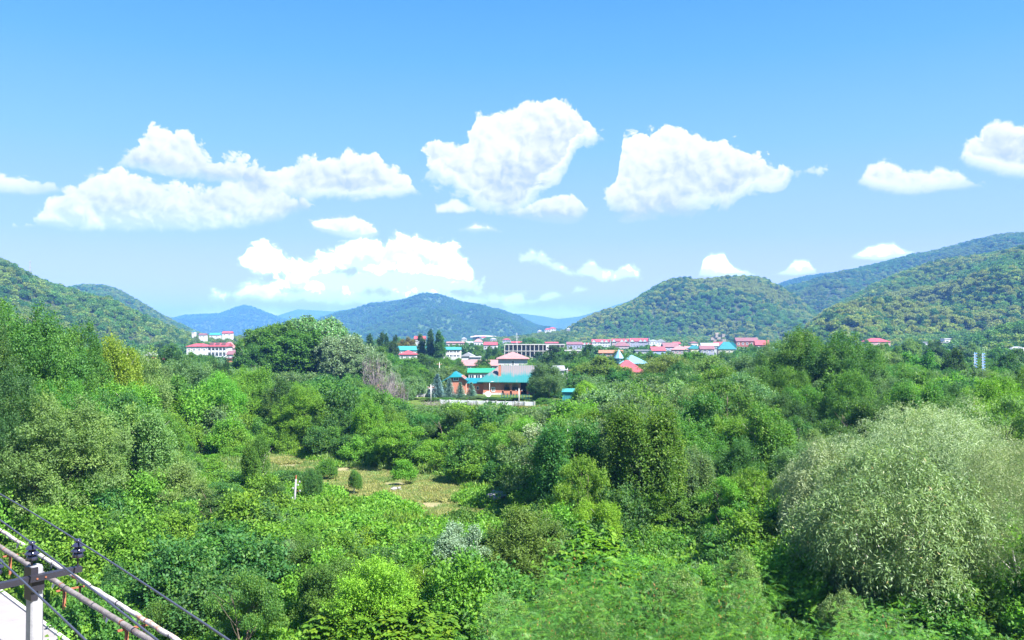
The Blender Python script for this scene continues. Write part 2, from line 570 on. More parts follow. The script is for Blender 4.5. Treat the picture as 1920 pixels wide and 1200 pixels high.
def foliage(rng, lobes, nt, per, L, W, twig=0.5, spread=0.18, droop=0.15, up=0.5, low=-0.25, inner=0.72, fold=0.12, flat=0.9, lobe_tone=0.35):
    p, o, li = twigs_on_lobes(rng, lobes, nt, low, inner)
    nt = len(p)
    td = unit(o + np.array([0, 0, up]) + rng.normal(size=(nt, 3)) * 0.35)
    lt = rng.random(len(lobes))[li]
    tt = np.clip(rng.random(nt) * (1 - lobe_tone) + lt * lobe_tone, 0, 1)
    P = np.repeat(p, per, 0)
    O = np.repeat(o, per, 0)
    T = np.repeat(td, per, 0)
    n = len(P)
    t = rng.random((n, 1))
    pos = P + T * (t - 0.35) * twig + rng.normal(size=(n, 3)) * spread
    ld = unit(T * 0.55 + rng.normal(size=(n, 3)) * 0.65 + np.array([0, 0, -droop]))
    nn = unit(O * 0.5 + np.array([0, 0, flat]) + rng.normal(size=(n, 3)) * 0.45)
    sz = rng.uniform(0.65, 1.25, n)
    tone = np.clip(np.repeat(tt, per) + rng.normal(size=n) * 0.12, 0, 1)
    return leaf_quads(pos, ld, nn, L * sz, W * sz, tone, fold)


def merge(parts):
    V, Fc, T, b = [], [], [], 0
    for v, f, t in parts:
        V.append(v)
        Fc.append(f + b)
        T.append(t)
        b += len(v)
    return np.concatenate(V), np.concatenate(Fc), np.concatenate(T)


def round_lobes(rng, R0, H, base, n=16, rl=(0.28, 0.45), squash=0.8, tops=0, rough=0.1, shoots=0):
    """lobes over an egg-shaped crown from height base to H"""
    L = [(0, 0, (base + H) / 2, R0 * 0.62, R0 * 0.62, (H - base) * 0.40)]
    cz, hz = (base + H) / 2, (H - base) / 2
    for i in range(n):
        a = i * 2.399963 + rng.uniform(-0.4, 0.4)
        u = 1 - (i + 0.5) / n * 1.65
        s = math.sqrt(max(0.0, 1 - u * u))
        r = R0 * rng.uniform(*rl)
        rr = rng.uniform(0.98 - rough, 0.98 + rough)
        x, y = math.cos(a) * s * (R0 - r) * rr, math.sin(a) * s * (R0 - r) * rr
        z = cz + u * (hz - r * squash) * rr
        L.append((x, y, z, r, r, r * squash))
    for i in range(shoots):
        a, u = rng.uniform(0, 6.28), rng.uniform(-0.3, 0.95)
        s = math.sqrt(1 - u * u)
        L.append((math.cos(a) * s * R0 * 0.9, math.sin(a) * s * R0 * 0.9, cz + u * hz * 0.95, R0 * 0.08, R0 * 0.08, R0 * rng.uniform(0.2, 0.42)))
    for i in range(tops):
        a = rng.uniform(0, 6.28)
        q = rng.uniform(0, 0.65) * R0
        L.append((math.cos(a) * q, math.sin(a) * q, H - rng.uniform(0.0, 0.12) * H, R0 * 0.14, R0 * 0.14, R0 * 0.4))
    return L


def trunk_mesh(name, rng, H, base, r0, spread, nl, mat, lean=0.0, multi=1):
    mb = MB()
    for s in range(multi):
        a0 = rng.uniform(0, 6.28)
        off = 0.0 if multi == 1 else r0 * 1.6
        sx, sy = math.cos(a0), math.sin(a0)
        q = spread * (0.12 if multi == 1 else 0.45)
        pts, rad = [], []
        for k in range(6):
            t = k / 5
            pts.append((sx * (off + q * t ** 1.5) + rng.uniform(-1, 1) * 0.02 * H * t, sy * (off + q * t ** 1.5) + rng.uniform(-1, 1) * 0.02 * H * t, -0.3 + t * H * 0.86))
            rad.append(r0 * (1 - 0.82 * t) * (1.25 if k == 0 else 1))
        mb.tube(pts, rad, 7)
        for i in range(nl):
            t = rng.uniform(0.3, 0.85)
            k = t * 5
            i0 = int(k)
            p = Vector(pts[i0]).lerp(Vector(pts[min(5, i0 + 1)]), k - i0)
            if p.z < base * 0.6:
                p.z = base * 0.6 + 0.1
            a = rng.uniform(0, 6.28)
            ln = spread * rng.uniform(0.5, 0.85)
            e = p + Vector((math.cos(a) * ln, math.sin(a) * ln, ln * rng.uniform(0.45, 1.0)))
            mdl = p.lerp(e, 0.5) + Vector((0, 0, -ln * 0.06))
            rr = r0 * (1 - 0.8 * t) * 0.55
            mb.tube([p, mdl, e], [rr, rr * 0.7, rr * 0.25], 5, False)
    return mb.mesh(name, mat, True)


PROTO = {}   # kind -> list of (crown mesh, trunk mesh or None, height, radius)


def add_proto(kind, crown, trunk, H, Rr):
    co = np.empty(len(crown.vertices) * 3, np.float32)
    crown.vertices.foreach_get('co', co)
    PROTO.setdefault(kind, []).append((crown, trunk, float(np.percentile(co.reshape(-1, 3)[:, 2], 99.7)), Rr))


def seeded(n):
    return np.random.default_rng(n)


def make_protos():
    # distant broad-leaved trees (100 m and more away): 10 m tall, 4.2 m radius
    for i in range(5):
        g = seeded(10 + i)
        lb = round_lobes(g, 4.2, 10, 1.3 + 0.3 * i, 26, (0.16, 0.34), 0.9, tops=2 + i, rough=0.22, shoots=10)
        v = foliage(g, lb, 1700, 8, 0.36, 0.22, 0.8, 0.16, lobe_tone=0.5)
        add_proto('broad', np_mesh('crown', v[0], v[1], M['leaf'], {'tone': v[2]}), trunk_mesh('trunk', g, 10, 2, 0.22, 3.6, 7, M['bark']), 10, 4.4)
    # nearer broad-leaved trees with finer leaves
    for i in range(5):
        g = seeded(30 + i)
        lb = round_lobes(g, 4.0, 9, 0.8, 36, (0.12, 0.29), 0.9, tops=4 + i, rough=0.27, shoots=20 + 4 * i)
        v = foliage(g, lb, 4100, 10, 0.19, 0.105, 1.05, 0.08, droop=0.25, up=1.0, lobe_tone=0.55)
        add_proto('near', np_mesh('crown', v[0], v[1], M['leaf'], {'tone': v[2]}), trunk_mesh('trunk', g, 9, 1.5, 0.15, 3.2, 9, M['bark'], multi=2), 9, 4.2)
    # large trees fairly near: many small leaves
    for i in range(3):
        g = seeded(200 + i)
        lb = round_lobes(g, 4.0, 9, 0.9, 44, (0.11, 0.27), 0.9, tops=3 + i, rough=0.24, shoots=22)
        v = foliage(g, lb, 6000, 11, 0.13, 0.078, 0.6, 0.075, droop=0.3, lobe_tone=0.5)
        add_proto('big', np_mesh('crown', v[0], v[1], M['leaf'], {'tone': v[2]}), trunk_mesh('trunk', g, 8, 1.5, 0.17, 2.8, 9, M['bark'], multi=2), 9.3, 4.2)
    for i in range(2):
        g = seeded(210 + i)
        lb = round_lobes(g, 3.2, 9, 1.6, 26, (0.14, 0.28), 1.0, tops=5)
        v = foliage(g, lb, 2600, 10, 0.17, 0.13, 0.6, 0.13, droop=0.2)
        add_proto('silver', np_mesh('crown', v[0], v[1], M['leaf_silver'], {'tone': v[2]}), trunk_mesh('trunk', g, 9, 1.5, 0.12, 2.2, 12, M['bark_pale']), 9.6, 3.5)
    # upright young trees with long shoots (ailanthus and ash like)
    for i in range(4):
        g = seeded(50 + i)
        lb = []
        for k in range(17):
            a, q = g.uniform(0, 6.28), 2.1 * math.sqrt(g.random())
            h = 9 - q * g.uniform(0.4, 1.9)
            lb.append((math.cos(a) * q, math.sin(a) * q, h * 0.62, 0.75, 0.75, h * 0.36))
        v = foliage(g, lb, 3600, 10, 0.19, 0.085, 0.7, 0.1, up=0.9, low=-0.6, droop=0.35)
        add_proto('shoot', np_mesh('crown', v[0], v[1], M['leaf_fresh'], {'tone': v[2]}), trunk_mesh('trunk', g, 9, 1.5, 0.12, 1.8, 8, M['bark_pale'], multi=3), 9, 2.9)
    # layered spreading tree (elm or hornbeam like): flat sprays
    for i in range(2):
        g = seeded(60 + i)
        lb = []
        for k in range(34):
            a, q = g.uniform(0, 6.28), 4.2 * math.sqrt(g.random())
            h = 1.4 + (7.0 - q * q * 0.2) * g.random() ** 0.7
            rr = g.uniform(0.7, 1.3)
            lb.append((math.cos(a) * q, math.sin(a) * q, h, rr, rr, rr * 0.4))
        v = foliage(g, lb, 2700, 9, 0.21, 0.13, 0.7, 0.1, up=0.1, droop=0.1, flat=1.6)
        add_proto('layer', np_mesh('crown', v[0], v[1], M['leaf_fresh'], {'tone': v[2]}), trunk_mesh('trunk', g, 8, 1.5, 0.16, 3.4, 9, M['bark'], multi=2), 8.6, 4.7)
    # big old white poplar
    for i in range(2):
        g = seeded(70 + i)
        lb = round_lobes(g, 9.5, 20, 2.6, 60, (0.11, 0.24), 0.95, tops=0, rough=0.13, shoots=6)
        v = foliage(g, lb, 6500, 9, 0.5, 0.36, 1.0, 0.3, droop=0.2)
        add_proto('poplar', np_mesh('crown', v[0], v[1], M['leaf_silver'] if i else M['leaf'], {'tone': v[2]}), trunk_mesh('trunk', g, 20, 5, 0.55, 8, 13, M['bark_pale'], multi=3), 20, 9.8)
    # narrow columns
    for i in range(2):
        g = seeded(80 + i)
        lb = [(g.uniform(-.5, .5), g.uniform(-.5, .5), z, 1.5 - abs(z - 6) * 0.16, 1.5 - abs(z - 6) * 0.16, 1.7) for z in np.linspace(1.5, 12, 14)]
        v = foliage(g, lb, 800, 8, 0.5, 0.3, 0.9, 0.2, up=1.6, droop=0.0)
        add_proto('column', np_mesh('crown', v[0], v[1], M['leaf'], {'tone': v[2]}), trunk_mesh('trunk', g, 13, 1, 0.2, 0.8, 3, M['bark']), 13.6, 1.75)
    # blue spruce
    for i in range(2):
        g = seeded(90 + i)
        V = []
        for z in np.linspace(0.3, 6.6, 20):
            rr = 2.3 * (1 - z / 7.0) ** 0.85 + 0.08
            nb = max(5, int(rr * 8))
            aa = g.uniform(0, 6.28) + np.arange(nb) * 6.283 / nb
            t = g.random((nb, 34))
            ax = aa[:, None] + g.normal(size=(nb, 34)) * 0.09 / (0.3 + t)
            rad = t * rr * g.uniform(0.8, 1.1, (nb, 1))
            P = np.stack([np.cos(ax) * rad, np.sin(ax) * rad, z - 0.22 * rad + g.normal(size=ax.shape) * 0.06], -1).reshape(-1, 3)
            D = unit(np.stack([np.cos(ax), np.sin(ax), 0.1 + 0 * ax], -1).reshape(-1, 3) + g.normal(size=(nb * 34, 3)) * 0.3)
            N = unit(np.array([0, 0, 1.0]) + g.normal(size=(nb * 34, 3)) * 0.4)
            V.append(leaf_quads(P, D, N, 0.34, 0.14, np.clip(t.reshape(-1) * 0.8 + g.random(nb * 34) * 0.2, 0, 1)))
        v = merge(V)
        add_proto('spruce', np_mesh('crown', v[0], v[1], M['needle'], {'tone': v[2]}), MB().tube([(0, 0, -0.2), (0, 0, 6.8)], [0.14, 0.02], 6).mesh('trunk', M['bark']), 7.0, 2.3)
    # pine with open plates
    for i in range(2):
        g = seeded(96 + i)
        lb = []
        for k in range(26):
            z = g.uniform(3, 10.5)
            q = (3.6 * (1 - (z - 3) / 9.5)) * g.uniform(0.4, 1)
            a = g.uniform(0, 6.28)
            rr = g.uniform(0.7, 1.1)
            lb.append((math.cos(a) * q, math.sin(a) * q, z, rr, rr, rr * 0.45))
        v = foliage(g, lb, 900, 9, 0.42, 0.13, 0.5, 0.15, up=0.8, droop=-0.2)
        add_proto('pine', np_mesh('crown', v[0], v[1], M['needle'], {'tone': v[2]}), trunk_mesh('trunk', g, 11, 3, 0.2, 2.6, 10, M['bark']), 11.2, 4.0)
    # bushes: dense from the ground up
    for i in range(4):
        g = seeded(110 + i)
        lb = round_lobes(g, 1.9, 2.6, 0.1, 20, (0.16, 0.4), 0.9, tops=3 + i * 2, rough=0.25, shoots=10)
        v = foliage(g, lb, 1300, 9, 0.16, 0.10, 0.55, 0.07, low=-0.1, droop=0.2)
        add_proto('bush', np_mesh('crown', v[0], v[1], M['leaf_fresh'] if i % 2 else M['leaf'], {'tone': v[2]}), None, 2.8, 2.0)
    # creeper mounds: wide low heaps of small leaves
    for i in range(3):
        g = seeded(120 + i)
        lb = [(g.uniform(-2.3, 2.3), g.uniform(-2.3, 2.3), g.uniform(-0.2, 0.25), g.uniform(0.8, 1.5), g.uniform(0.8, 1.5), g.uniform(0.35, 0.8)) for _ in range(14)]
        v = foliage(g, lb, 2000, 9, 0.15, 0.13, 0.28, 0.09, low=0.05, up=0.2, droop=0.35, flat=0.7)
        add_proto('creeper', np_mesh('crown', v[0], v[1], M['leaf'], {'tone': v[2]}), None, 1.1, 3.0)
    # tall weeds
    for i in range(3):
        g = seeded(130 + i)
        n = 1300
        a, q = g.uniform(0, 6.28, n), 1.5 * np.sqrt(g.random(n))
        P = np.stack([np.cos(a) * q, np.sin(a) * q, g.random(n) * 0.5], -1)
        D = unit(np.array([0, 0, 0.9]) + g.normal(size=(n, 3)) * 0.6)
        v = leaf_quads(P, D, unit(g.normal(size=(n, 3))), g.uniform(0.15, 0.4, n), g.uniform(0.03, 0.1, n), g.random(n))
        add_proto('weed', np_mesh('crown', v[0], v[1], M['leaf_fresh'], {'tone': v[2]}), None, 0.9, 1.4)
    # bare grey thicket
    for i in range(2):
        g = seeded(140 + i)
        mb = MB()
        for k in range(46):
            a, q = g.uniform(0, 6.28), g.uniform(0, 1.2)
            x, y = math.cos(a) * q, math.sin(a) * q
            h = g.uniform(2.2, 4.6)
            lean = g.uniform(0.1, 0.5)
            tp = (x + math.cos(a) * lean * h * 0.5, y + math.sin(a) * lean * h * 0.5, h)
            mb.tube([(x, y, 0), ((x + tp[0]) / 2, (y + tp[1]) / 2, h * 0.45), tp], [0.05, 0.035, 0.01], 3, False)
            for _ in range(4):
                t = g.uniform(0.35, 0.9)
                p = Vector((x, y, 0)).lerp(Vector(tp), t)
                e = p + Vector((g.uniform(-.7, .7), g.uniform(-.7, .7), g.uniform(.3, 1.0)))
                mb.tube([p, e], [0.025, 0.008], 3, False)
        tm = mb.mesh('branches', M['bark_dead'])
        lb = round_lobes(g, 1.5, 4, 0.5, 6, (0.3, 0.5))
        v = foliage(g, lb, 60, 6, 0.2, 0.1, 0.5, 0.2)
        add_proto('bare', np_mesh('crown', v[0], v[1], M['leaf_dry'], {'tone': v[2]}), tm, 4.6, 1.8)
    # hill forest crowns, coarse
    for i in range(5):
        g = seeded(150 + i)
        lb = round_lobes(g, 5.0, 9, -1.5, 12, (0.24, 0.42), 0.9)
        v = foliage(g, lb, 260, 5, 1.0, 0.8, 0.9, 0.32, low=-0.1, flat=0.5, droop=0.1)
        add_proto('hill', np_mesh('crown', v[0], v[1], M['leaf_hill'], {'tone': v[2]}), None, 9, 5)


make_protos()


def willow_mesh(seed, Rw, H, strands, per, L, W, DR=1.05):
    g = seeded(seed)
    lb = round_lobes(g, Rw * 0.8, H, 1.2, 46, (0.11, 0.25), 0.95, rough=0.2, shoots=12)[1:]
    p, o, li = twigs_on_lobes(g, lb, strands, -0.5, 0.75)
    n = len(p)
    out = unit(o * np.array([1, 1, 0.2]) + 1e-6)
    ln = g.uniform(0.9, 2.2, n)
    t = (np.arange(per) + 0.5) / per
    T = np.tile(t, n)[:, None]
    P0, O, LN = np.repeat(p, per, 0), np.repeat(out, per, 0), np.repeat(ln, per)[:, None]
    q = p + out * ln[:, None] * 0.35
    pos = P0 + O * LN * (0.55 * T - 0.12 * T * T) + np.array([0, 0, 1.0]) * LN * (0.42 * T - DR * T * T) + g.normal(size=P0.shape) * 0.05
    d = unit(O * 0.25 + np.array([0, 0, -0.75]) * (T - 0.2) * 1.5 * DR + g.normal(size=P0.shape) * 0.42)
    nn = unit(O * 0.7 + np.array([0, 0, 0.7]) + g.normal(size=P0.shape) * 0.5)
    tone = np.clip(np.repeat(g.random(n) * 0.6 + g.random(len(lb))[li] * 0.4, per) + g.normal(size=len(P0)) * 0.1, 0, 1)
    v = leaf_quads(pos, d, nn, L * g.uniform(0.7, 1.3, len(P0)), W, tone, 0.15)
    return np_mesh('crown', v[0], v[1], M['leaf_willow'], {'tone': v[2]})


def locust_mesh(seed, Rw, H, nleaf):
    """crown of feathery pinnate leaves: every leaf has a rib with pairs of leaflets"""
    g = seeded(seed)
    lb = round_lobes(g, Rw, H, 2.5, 34, (0.12, 0.28), 0.5, tops=8, rough=0.22, shoots=6)
    p, o, li = twigs_on_lobes(g, lb, nleaf // 7, -0.1, 0.82)
    lt_ = g.random(len(lb))[li]
    nt = len(p)
    td = unit(o * np.array([1, 1, 0.5]) + np.array([0, 0, 0.25]) + g.normal(size=(nt, 3)) * 0.35)
    k7 = 7
    P = np.repeat(p, k7, 0) + np.repeat(td, k7, 0) * np.tile(np.linspace(0, 1.0, k7), nt)[:, None]
    Tn = np.repeat(td, k7, 0)
    side = unit(np.cross(Tn, np.array([0, 0, 1.0])))
    sg = np.tile(np.where(np.arange(k7) % 2 == 0, 1.0, -1.0), nt)[:, None]
    n = len(P)
    D = unit(Tn * 0.5 + side * sg * 0.8 + g.normal(size=(n, 3)) * 0.38 + np.array([0, 0, -0.12]))
    N = unit(np.array([0, 0, 1.0]) + g.normal(size=(n, 3)) * 0.6)
    S = unit(np.cross(D, N))
    LL = g.uniform(0.24, 0.38, n)
    tone = np.clip(np.repeat(g.random(nt) ** 1.6 * 0.7 + lt_ * 0.3, k7) + np.tile(np.linspace(-0.15, 0.25, k7), nt) + g.normal(size=n) * 0.08, 0, 1)
    V, T = [], []
    for j in range(7):
        t = (j + 0.7) / 7
        for sgn in (1, -1):
            b = P + D * (LL * t)[:, None] + np.array([0, 0, -0.05]) * t * t
            w = (0.056 * math.sin(math.pi * min(0.97, t * 0.85 + 0.12)) + 0.012)
            tip = b + (S * sgn * 0.95 + D * 0.35) * w - np.array([0, 0, 0.15]) * w
            hw = 0.0105
            V.append(np.stack([b - D * hw, b + D * hw, tip], 1))
            T.append(np.repeat(tone, 3))
    V = np.concatenate(V).reshape(-1, 3)
    T = np.concatenate(T)
    return np_mesh('crown', V, np.arange(len(V)).reshape(-1, 3), M['leaf_locust'], {'tone': T}), p


M['leaf_locust'] = leaf_mat('leaf_locust', yellow=(0.19, 0.36, 0.02), amt=0.6, dry=((0.28, 0.16, 0.02), 0.995), gloss=0.3, trans=0.3)

# ------------------------------------------------------------------ ground
def spacing(lims, steps):
    out = [lims[0]]
    for i in range(len(steps)):
        n = max(1, int(round((lims[i + 1] - lims[i]) / steps[i])))
        out += list(np.linspace(lims[i], lims[i + 1], n + 1)[1:])
    return np.array(out)


def gz(x, y):
    """lie of the land: almost flat, slightly heaved"""
    return 0.35 * mnoise.noise((x * 0.045, y * 0.045, 2.0)) + 0.12 * mnoise.noise((x * 0.2, y * 0.2, 5.0))


def build_ground():
    xs = spacing([-14000, -2000, -300, -80, 80, 300, 2000, 14000], [1500, 100, 8, 2.0, 8, 100, 1500])
    ys = spacing([-2000, -20, 150, 400, 2000, 16000], [400, 2.0, 7, 90, 1500])
    X, Y = np.meshgrid(xs, ys)
    Z = np.zeros_like(X)
    for j in range(X.shape[0]):
        for i in range(X.shape[1]):
            if abs(X[j, i]) < 200 and -10 < Y[j, i] < 260:
                Z[j, i] = gz(X[j, i], Y[j, i])
    V = np.stack([X, Y, Z], -1).reshape(-1, 3)
    ny, nx = X.shape
    q = (np.arange(ny - 1)[:, None] * nx + np.arange(nx - 1)[None, :]).ravel()
    Fc = np.stack([q, q + 1, q + 1 + nx, q + nx], 1)
    m, t = new_mat('ground')
    tc = t.node('ShaderNodeTexCoord')
    v = tc.outputs['Object']
    n1 = t.noise(v, 0.045, 5, 0.6)
    n2 = t.noise(v, 0.5, 6, 0.7)
    n3 = t.noise(v, 6.0, 4, 0.7)
    dry = t.mix(n3, (0.19, 0.17, 0.085, 1), (0.32, 0.28, 0.16, 1))
    grn = t.mix(n3, (0.05, 0.09, 0.02, 1), (0.12, 0.17, 0.035, 1))
    sx = t.node('ShaderNodeSeparateXYZ')
    t.l.new(v, sx.inputs[0])
    far = t.maprange(sx.outputs[1], 105, 135, 0.0, 0.5)
    c = t.mix(t.maprange(t.math('ADD', t.math('ADD', n1, far), t.math('MULTIPLY', n2, 0.6)), 0.78, 0.96), dry, grn)
    p = t.node('ShaderNodeBsdfPrincipled')
    t.put(p.inputs['Base Color'], c)
    p.inputs['Roughness'].default_value = 0.95
    p.inputs['Specular IOR Level'].default_value = 0.1
    b = t.node('ShaderNodeBump')
    b.inputs['Distance'].default_value = 0.15
    t.put(b.inputs['Height'], n3)
    t.l.new(b.outputs[0], p.inputs['Normal'])
    finish(t, p.outputs[0])
    o = link(bpy.data.objects.new('ground', np_mesh('ground', V, Fc, m, smooth=True)))
    tag(o, 'flat valley floor with dry grass and green weeds', kind='structure')


build_ground()

# ------------------------------------------------------------------ scattering of what nobody could count
LIB = bpy.data.collections.new('foliage_library')      # not linked: only read by the scatter modifiers


LEAF_ARGS = {'*': dict(yellow=(0.2, 0.24, 0.02), amt=0.4), 'hill': dict(yellow=(0.16, 0.20, 0.04), amt=0.2, trans=0.3),
             'bare': dict(yellow=(0.2, 0.15, 0.05), amt=0.4), 'weed': dict(yellow=(0.25, 0.26, 0.05), amt=0.6)}


def lib_collection(kind, color, name, which=None):
    c = bpy.data.collections.new(name)
    for i, (cr, tr, H, Rr) in enumerate(PROTO[kind]):
        if which is not None and i not in which:
            continue
        me = cr.copy()
        me.materials.clear()
        me.materials.append(leaf_mat('%s_%d' % (name, i), fixed=color[i % len(color)], **(LEAF_ARGS.get(kind) or LEAF_ARGS['*'])))
        c.objects.link(bpy.data.objects.new('%s_%s_%d' % (name, kind, i), me))
        if tr is not None and kind == 'bare':
            o2 = bpy.data.objects.new('%s_%s_branches_%d' % (name, kind, i), tr)
            c.objects.link(o2)
    return c


def scatter(name, label, pts, scl, rot, coll, idx):
    """one object whose modifier sets library plants on its points"""
    me = bpy.data.meshes.new(name)
    pts = np.asarray(pts, np.float32)
    me.vertices.add(len(pts))
    me.vertices.foreach_set('co', pts.ravel())
    for an, av, ty in (('scl', scl, 'FLOAT_VECTOR'), ('rotz', rot, 'FLOAT_VECTOR')):
        a = me.attributes.new(an, ty, 'POINT')
        a.data.foreach_set('vector', np.asarray(av, np.float32).ravel())
    a = me.attributes.new('pick', 'INT', 'POINT')
    a.data.foreach_set('value', np.asarray(idx, np.int32))
    o = link(bpy.data.objects.new(name, me))
    ng = bpy.data.node_groups.new(name + '_scatter', 'GeometryNodeTree')
    ng.interface.new_socket('Geometry', in_out='INPUT', socket_type='NodeSocketGeometry')
    ng.interface.new_socket('Geometry', in_out='OUTPUT', socket_type='NodeSocketGeometry')
    N, Lk = ng.nodes, ng.links
    gi, go = N.new('NodeGroupInput'), N.new('NodeGroupOutput')
    ip = N.new('GeometryNodeInstanceOnPoints')
    ci = N.new('GeometryNodeCollectionInfo')
    ci.inputs['Collection'].default_value = coll
    ci.inputs['Separate Children'].default_value = True
    ci.inputs['Reset Children'].default_value = True
    ip.inputs['Pick Instance'].default_value = True

    def na(nm, ty):
        n = N.new('GeometryNodeInputNamedAttribute')
        n.data_type = ty
        n.inputs['Name'].default_value = nm
        return n.outputs['Attribute']
    Lk.new(gi.outputs[0], ip.inputs['Points'])
    Lk.new(ci.outputs[0], ip.inputs['Instance'])
    Lk.new(na('pick', 'INT'), ip.inputs['Instance Index'])
    Lk.new(na('scl', 'FLOAT_VECTOR'), ip.inputs['Scale'])
    Lk.new(na('rotz', 'FLOAT_VECTOR'), ip.inputs['Rotation'])
    Lk.new(ip.outputs[0], go.inputs[0])
    md = o.modifiers.new('scatter', 'NODES')
    md.node_group = ng
    return tag(o, label, kind='stuff')


def rots(n, g, tilt=0.0):
    r = np.zeros((n, 3))
    r[:, 2] = g.uniform(0, 6.283, n)
    if tilt:
        r[:, :2] = g.normal(size=(n, 2)) * tilt
    return r


# ------------------------------------------------------------------ hills
def hill_material(name, c1, c2, sc):
    m, t = new_mat(name)
    tc = t.node('ShaderNodeTexCoord')
    v = tc.outputs['Object']
    n = t.noise(v, sc, 5, 0.65)
    vo = t.voro(v, sc * 4.5)
    c = t.mix(t.maprange(t.math('ADD', t.math('MULTIPLY', n, 0.7), t.math('MULTIPLY', vo, 0.5)), 0.35, 0.75), (*c1, 1), (*c2, 1))
    p = t.node('ShaderNodeBsdfPrincipled')
    t.put(p.inputs['Base Color'], c)
    p.inputs['Roughness'].default_value = 0.95
    p.inputs['Specular IOR Level'].default_value = 0.1
    b = t.node('ShaderNodeBump')
    b.inputs['Distance'].default_value = 6.0
    b.inputs['Strength'].default_value = 1.0
    t.put(b.inputs['Height'], t.math('SUBTRACT', t.noise(v, sc * 6, 4, 0.7), t.math('MULTIPLY', vo, 1.2)))
    t.l.new(b.outputs[0], p.inputs['Normal'])
    finish(t, p.outputs[0])
    return m


M['hill_near'] = hill_material('hill_near', (0.03, 0.05, 0.018), (0.06, 0.075, 0.03), 0.03)
M['hill_far'] = hill_material('hill_far', (0.022, 0.05, 0.02), (0.06, 0.10, 0.035), 0.012)
HILL_COLS = [(0.075, 0.185, 0.035), (0.105, 0.215, 0.04), (0.165, 0.235, 0.045), (0.055, 0.145, 0.035), (0.125, 0.195, 0.04)]
HILL_LIB = lib_collection('hill', HILL_COLS, 'hill_crowns')
HILL_WARM_LIB = lib_collection('hill', [(0.085, 0.20, 0.035), (0.145, 0.245, 0.045), (0.235, 0.285, 0.055), (0.055, 0.15, 0.035), (0.20, 0.245, 0.06)], 'warm_hill_crowns')
HILL_FAR_LIB = lib_collection('hill', [(0.06, 0.16, 0.035), (0.07, 0.175, 0.038), (0.085, 0.185, 0.042), (0.055, 0.145, 0.035), (0.075, 0.165, 0.04)], 'far_hill_crowns')
HILLS = []


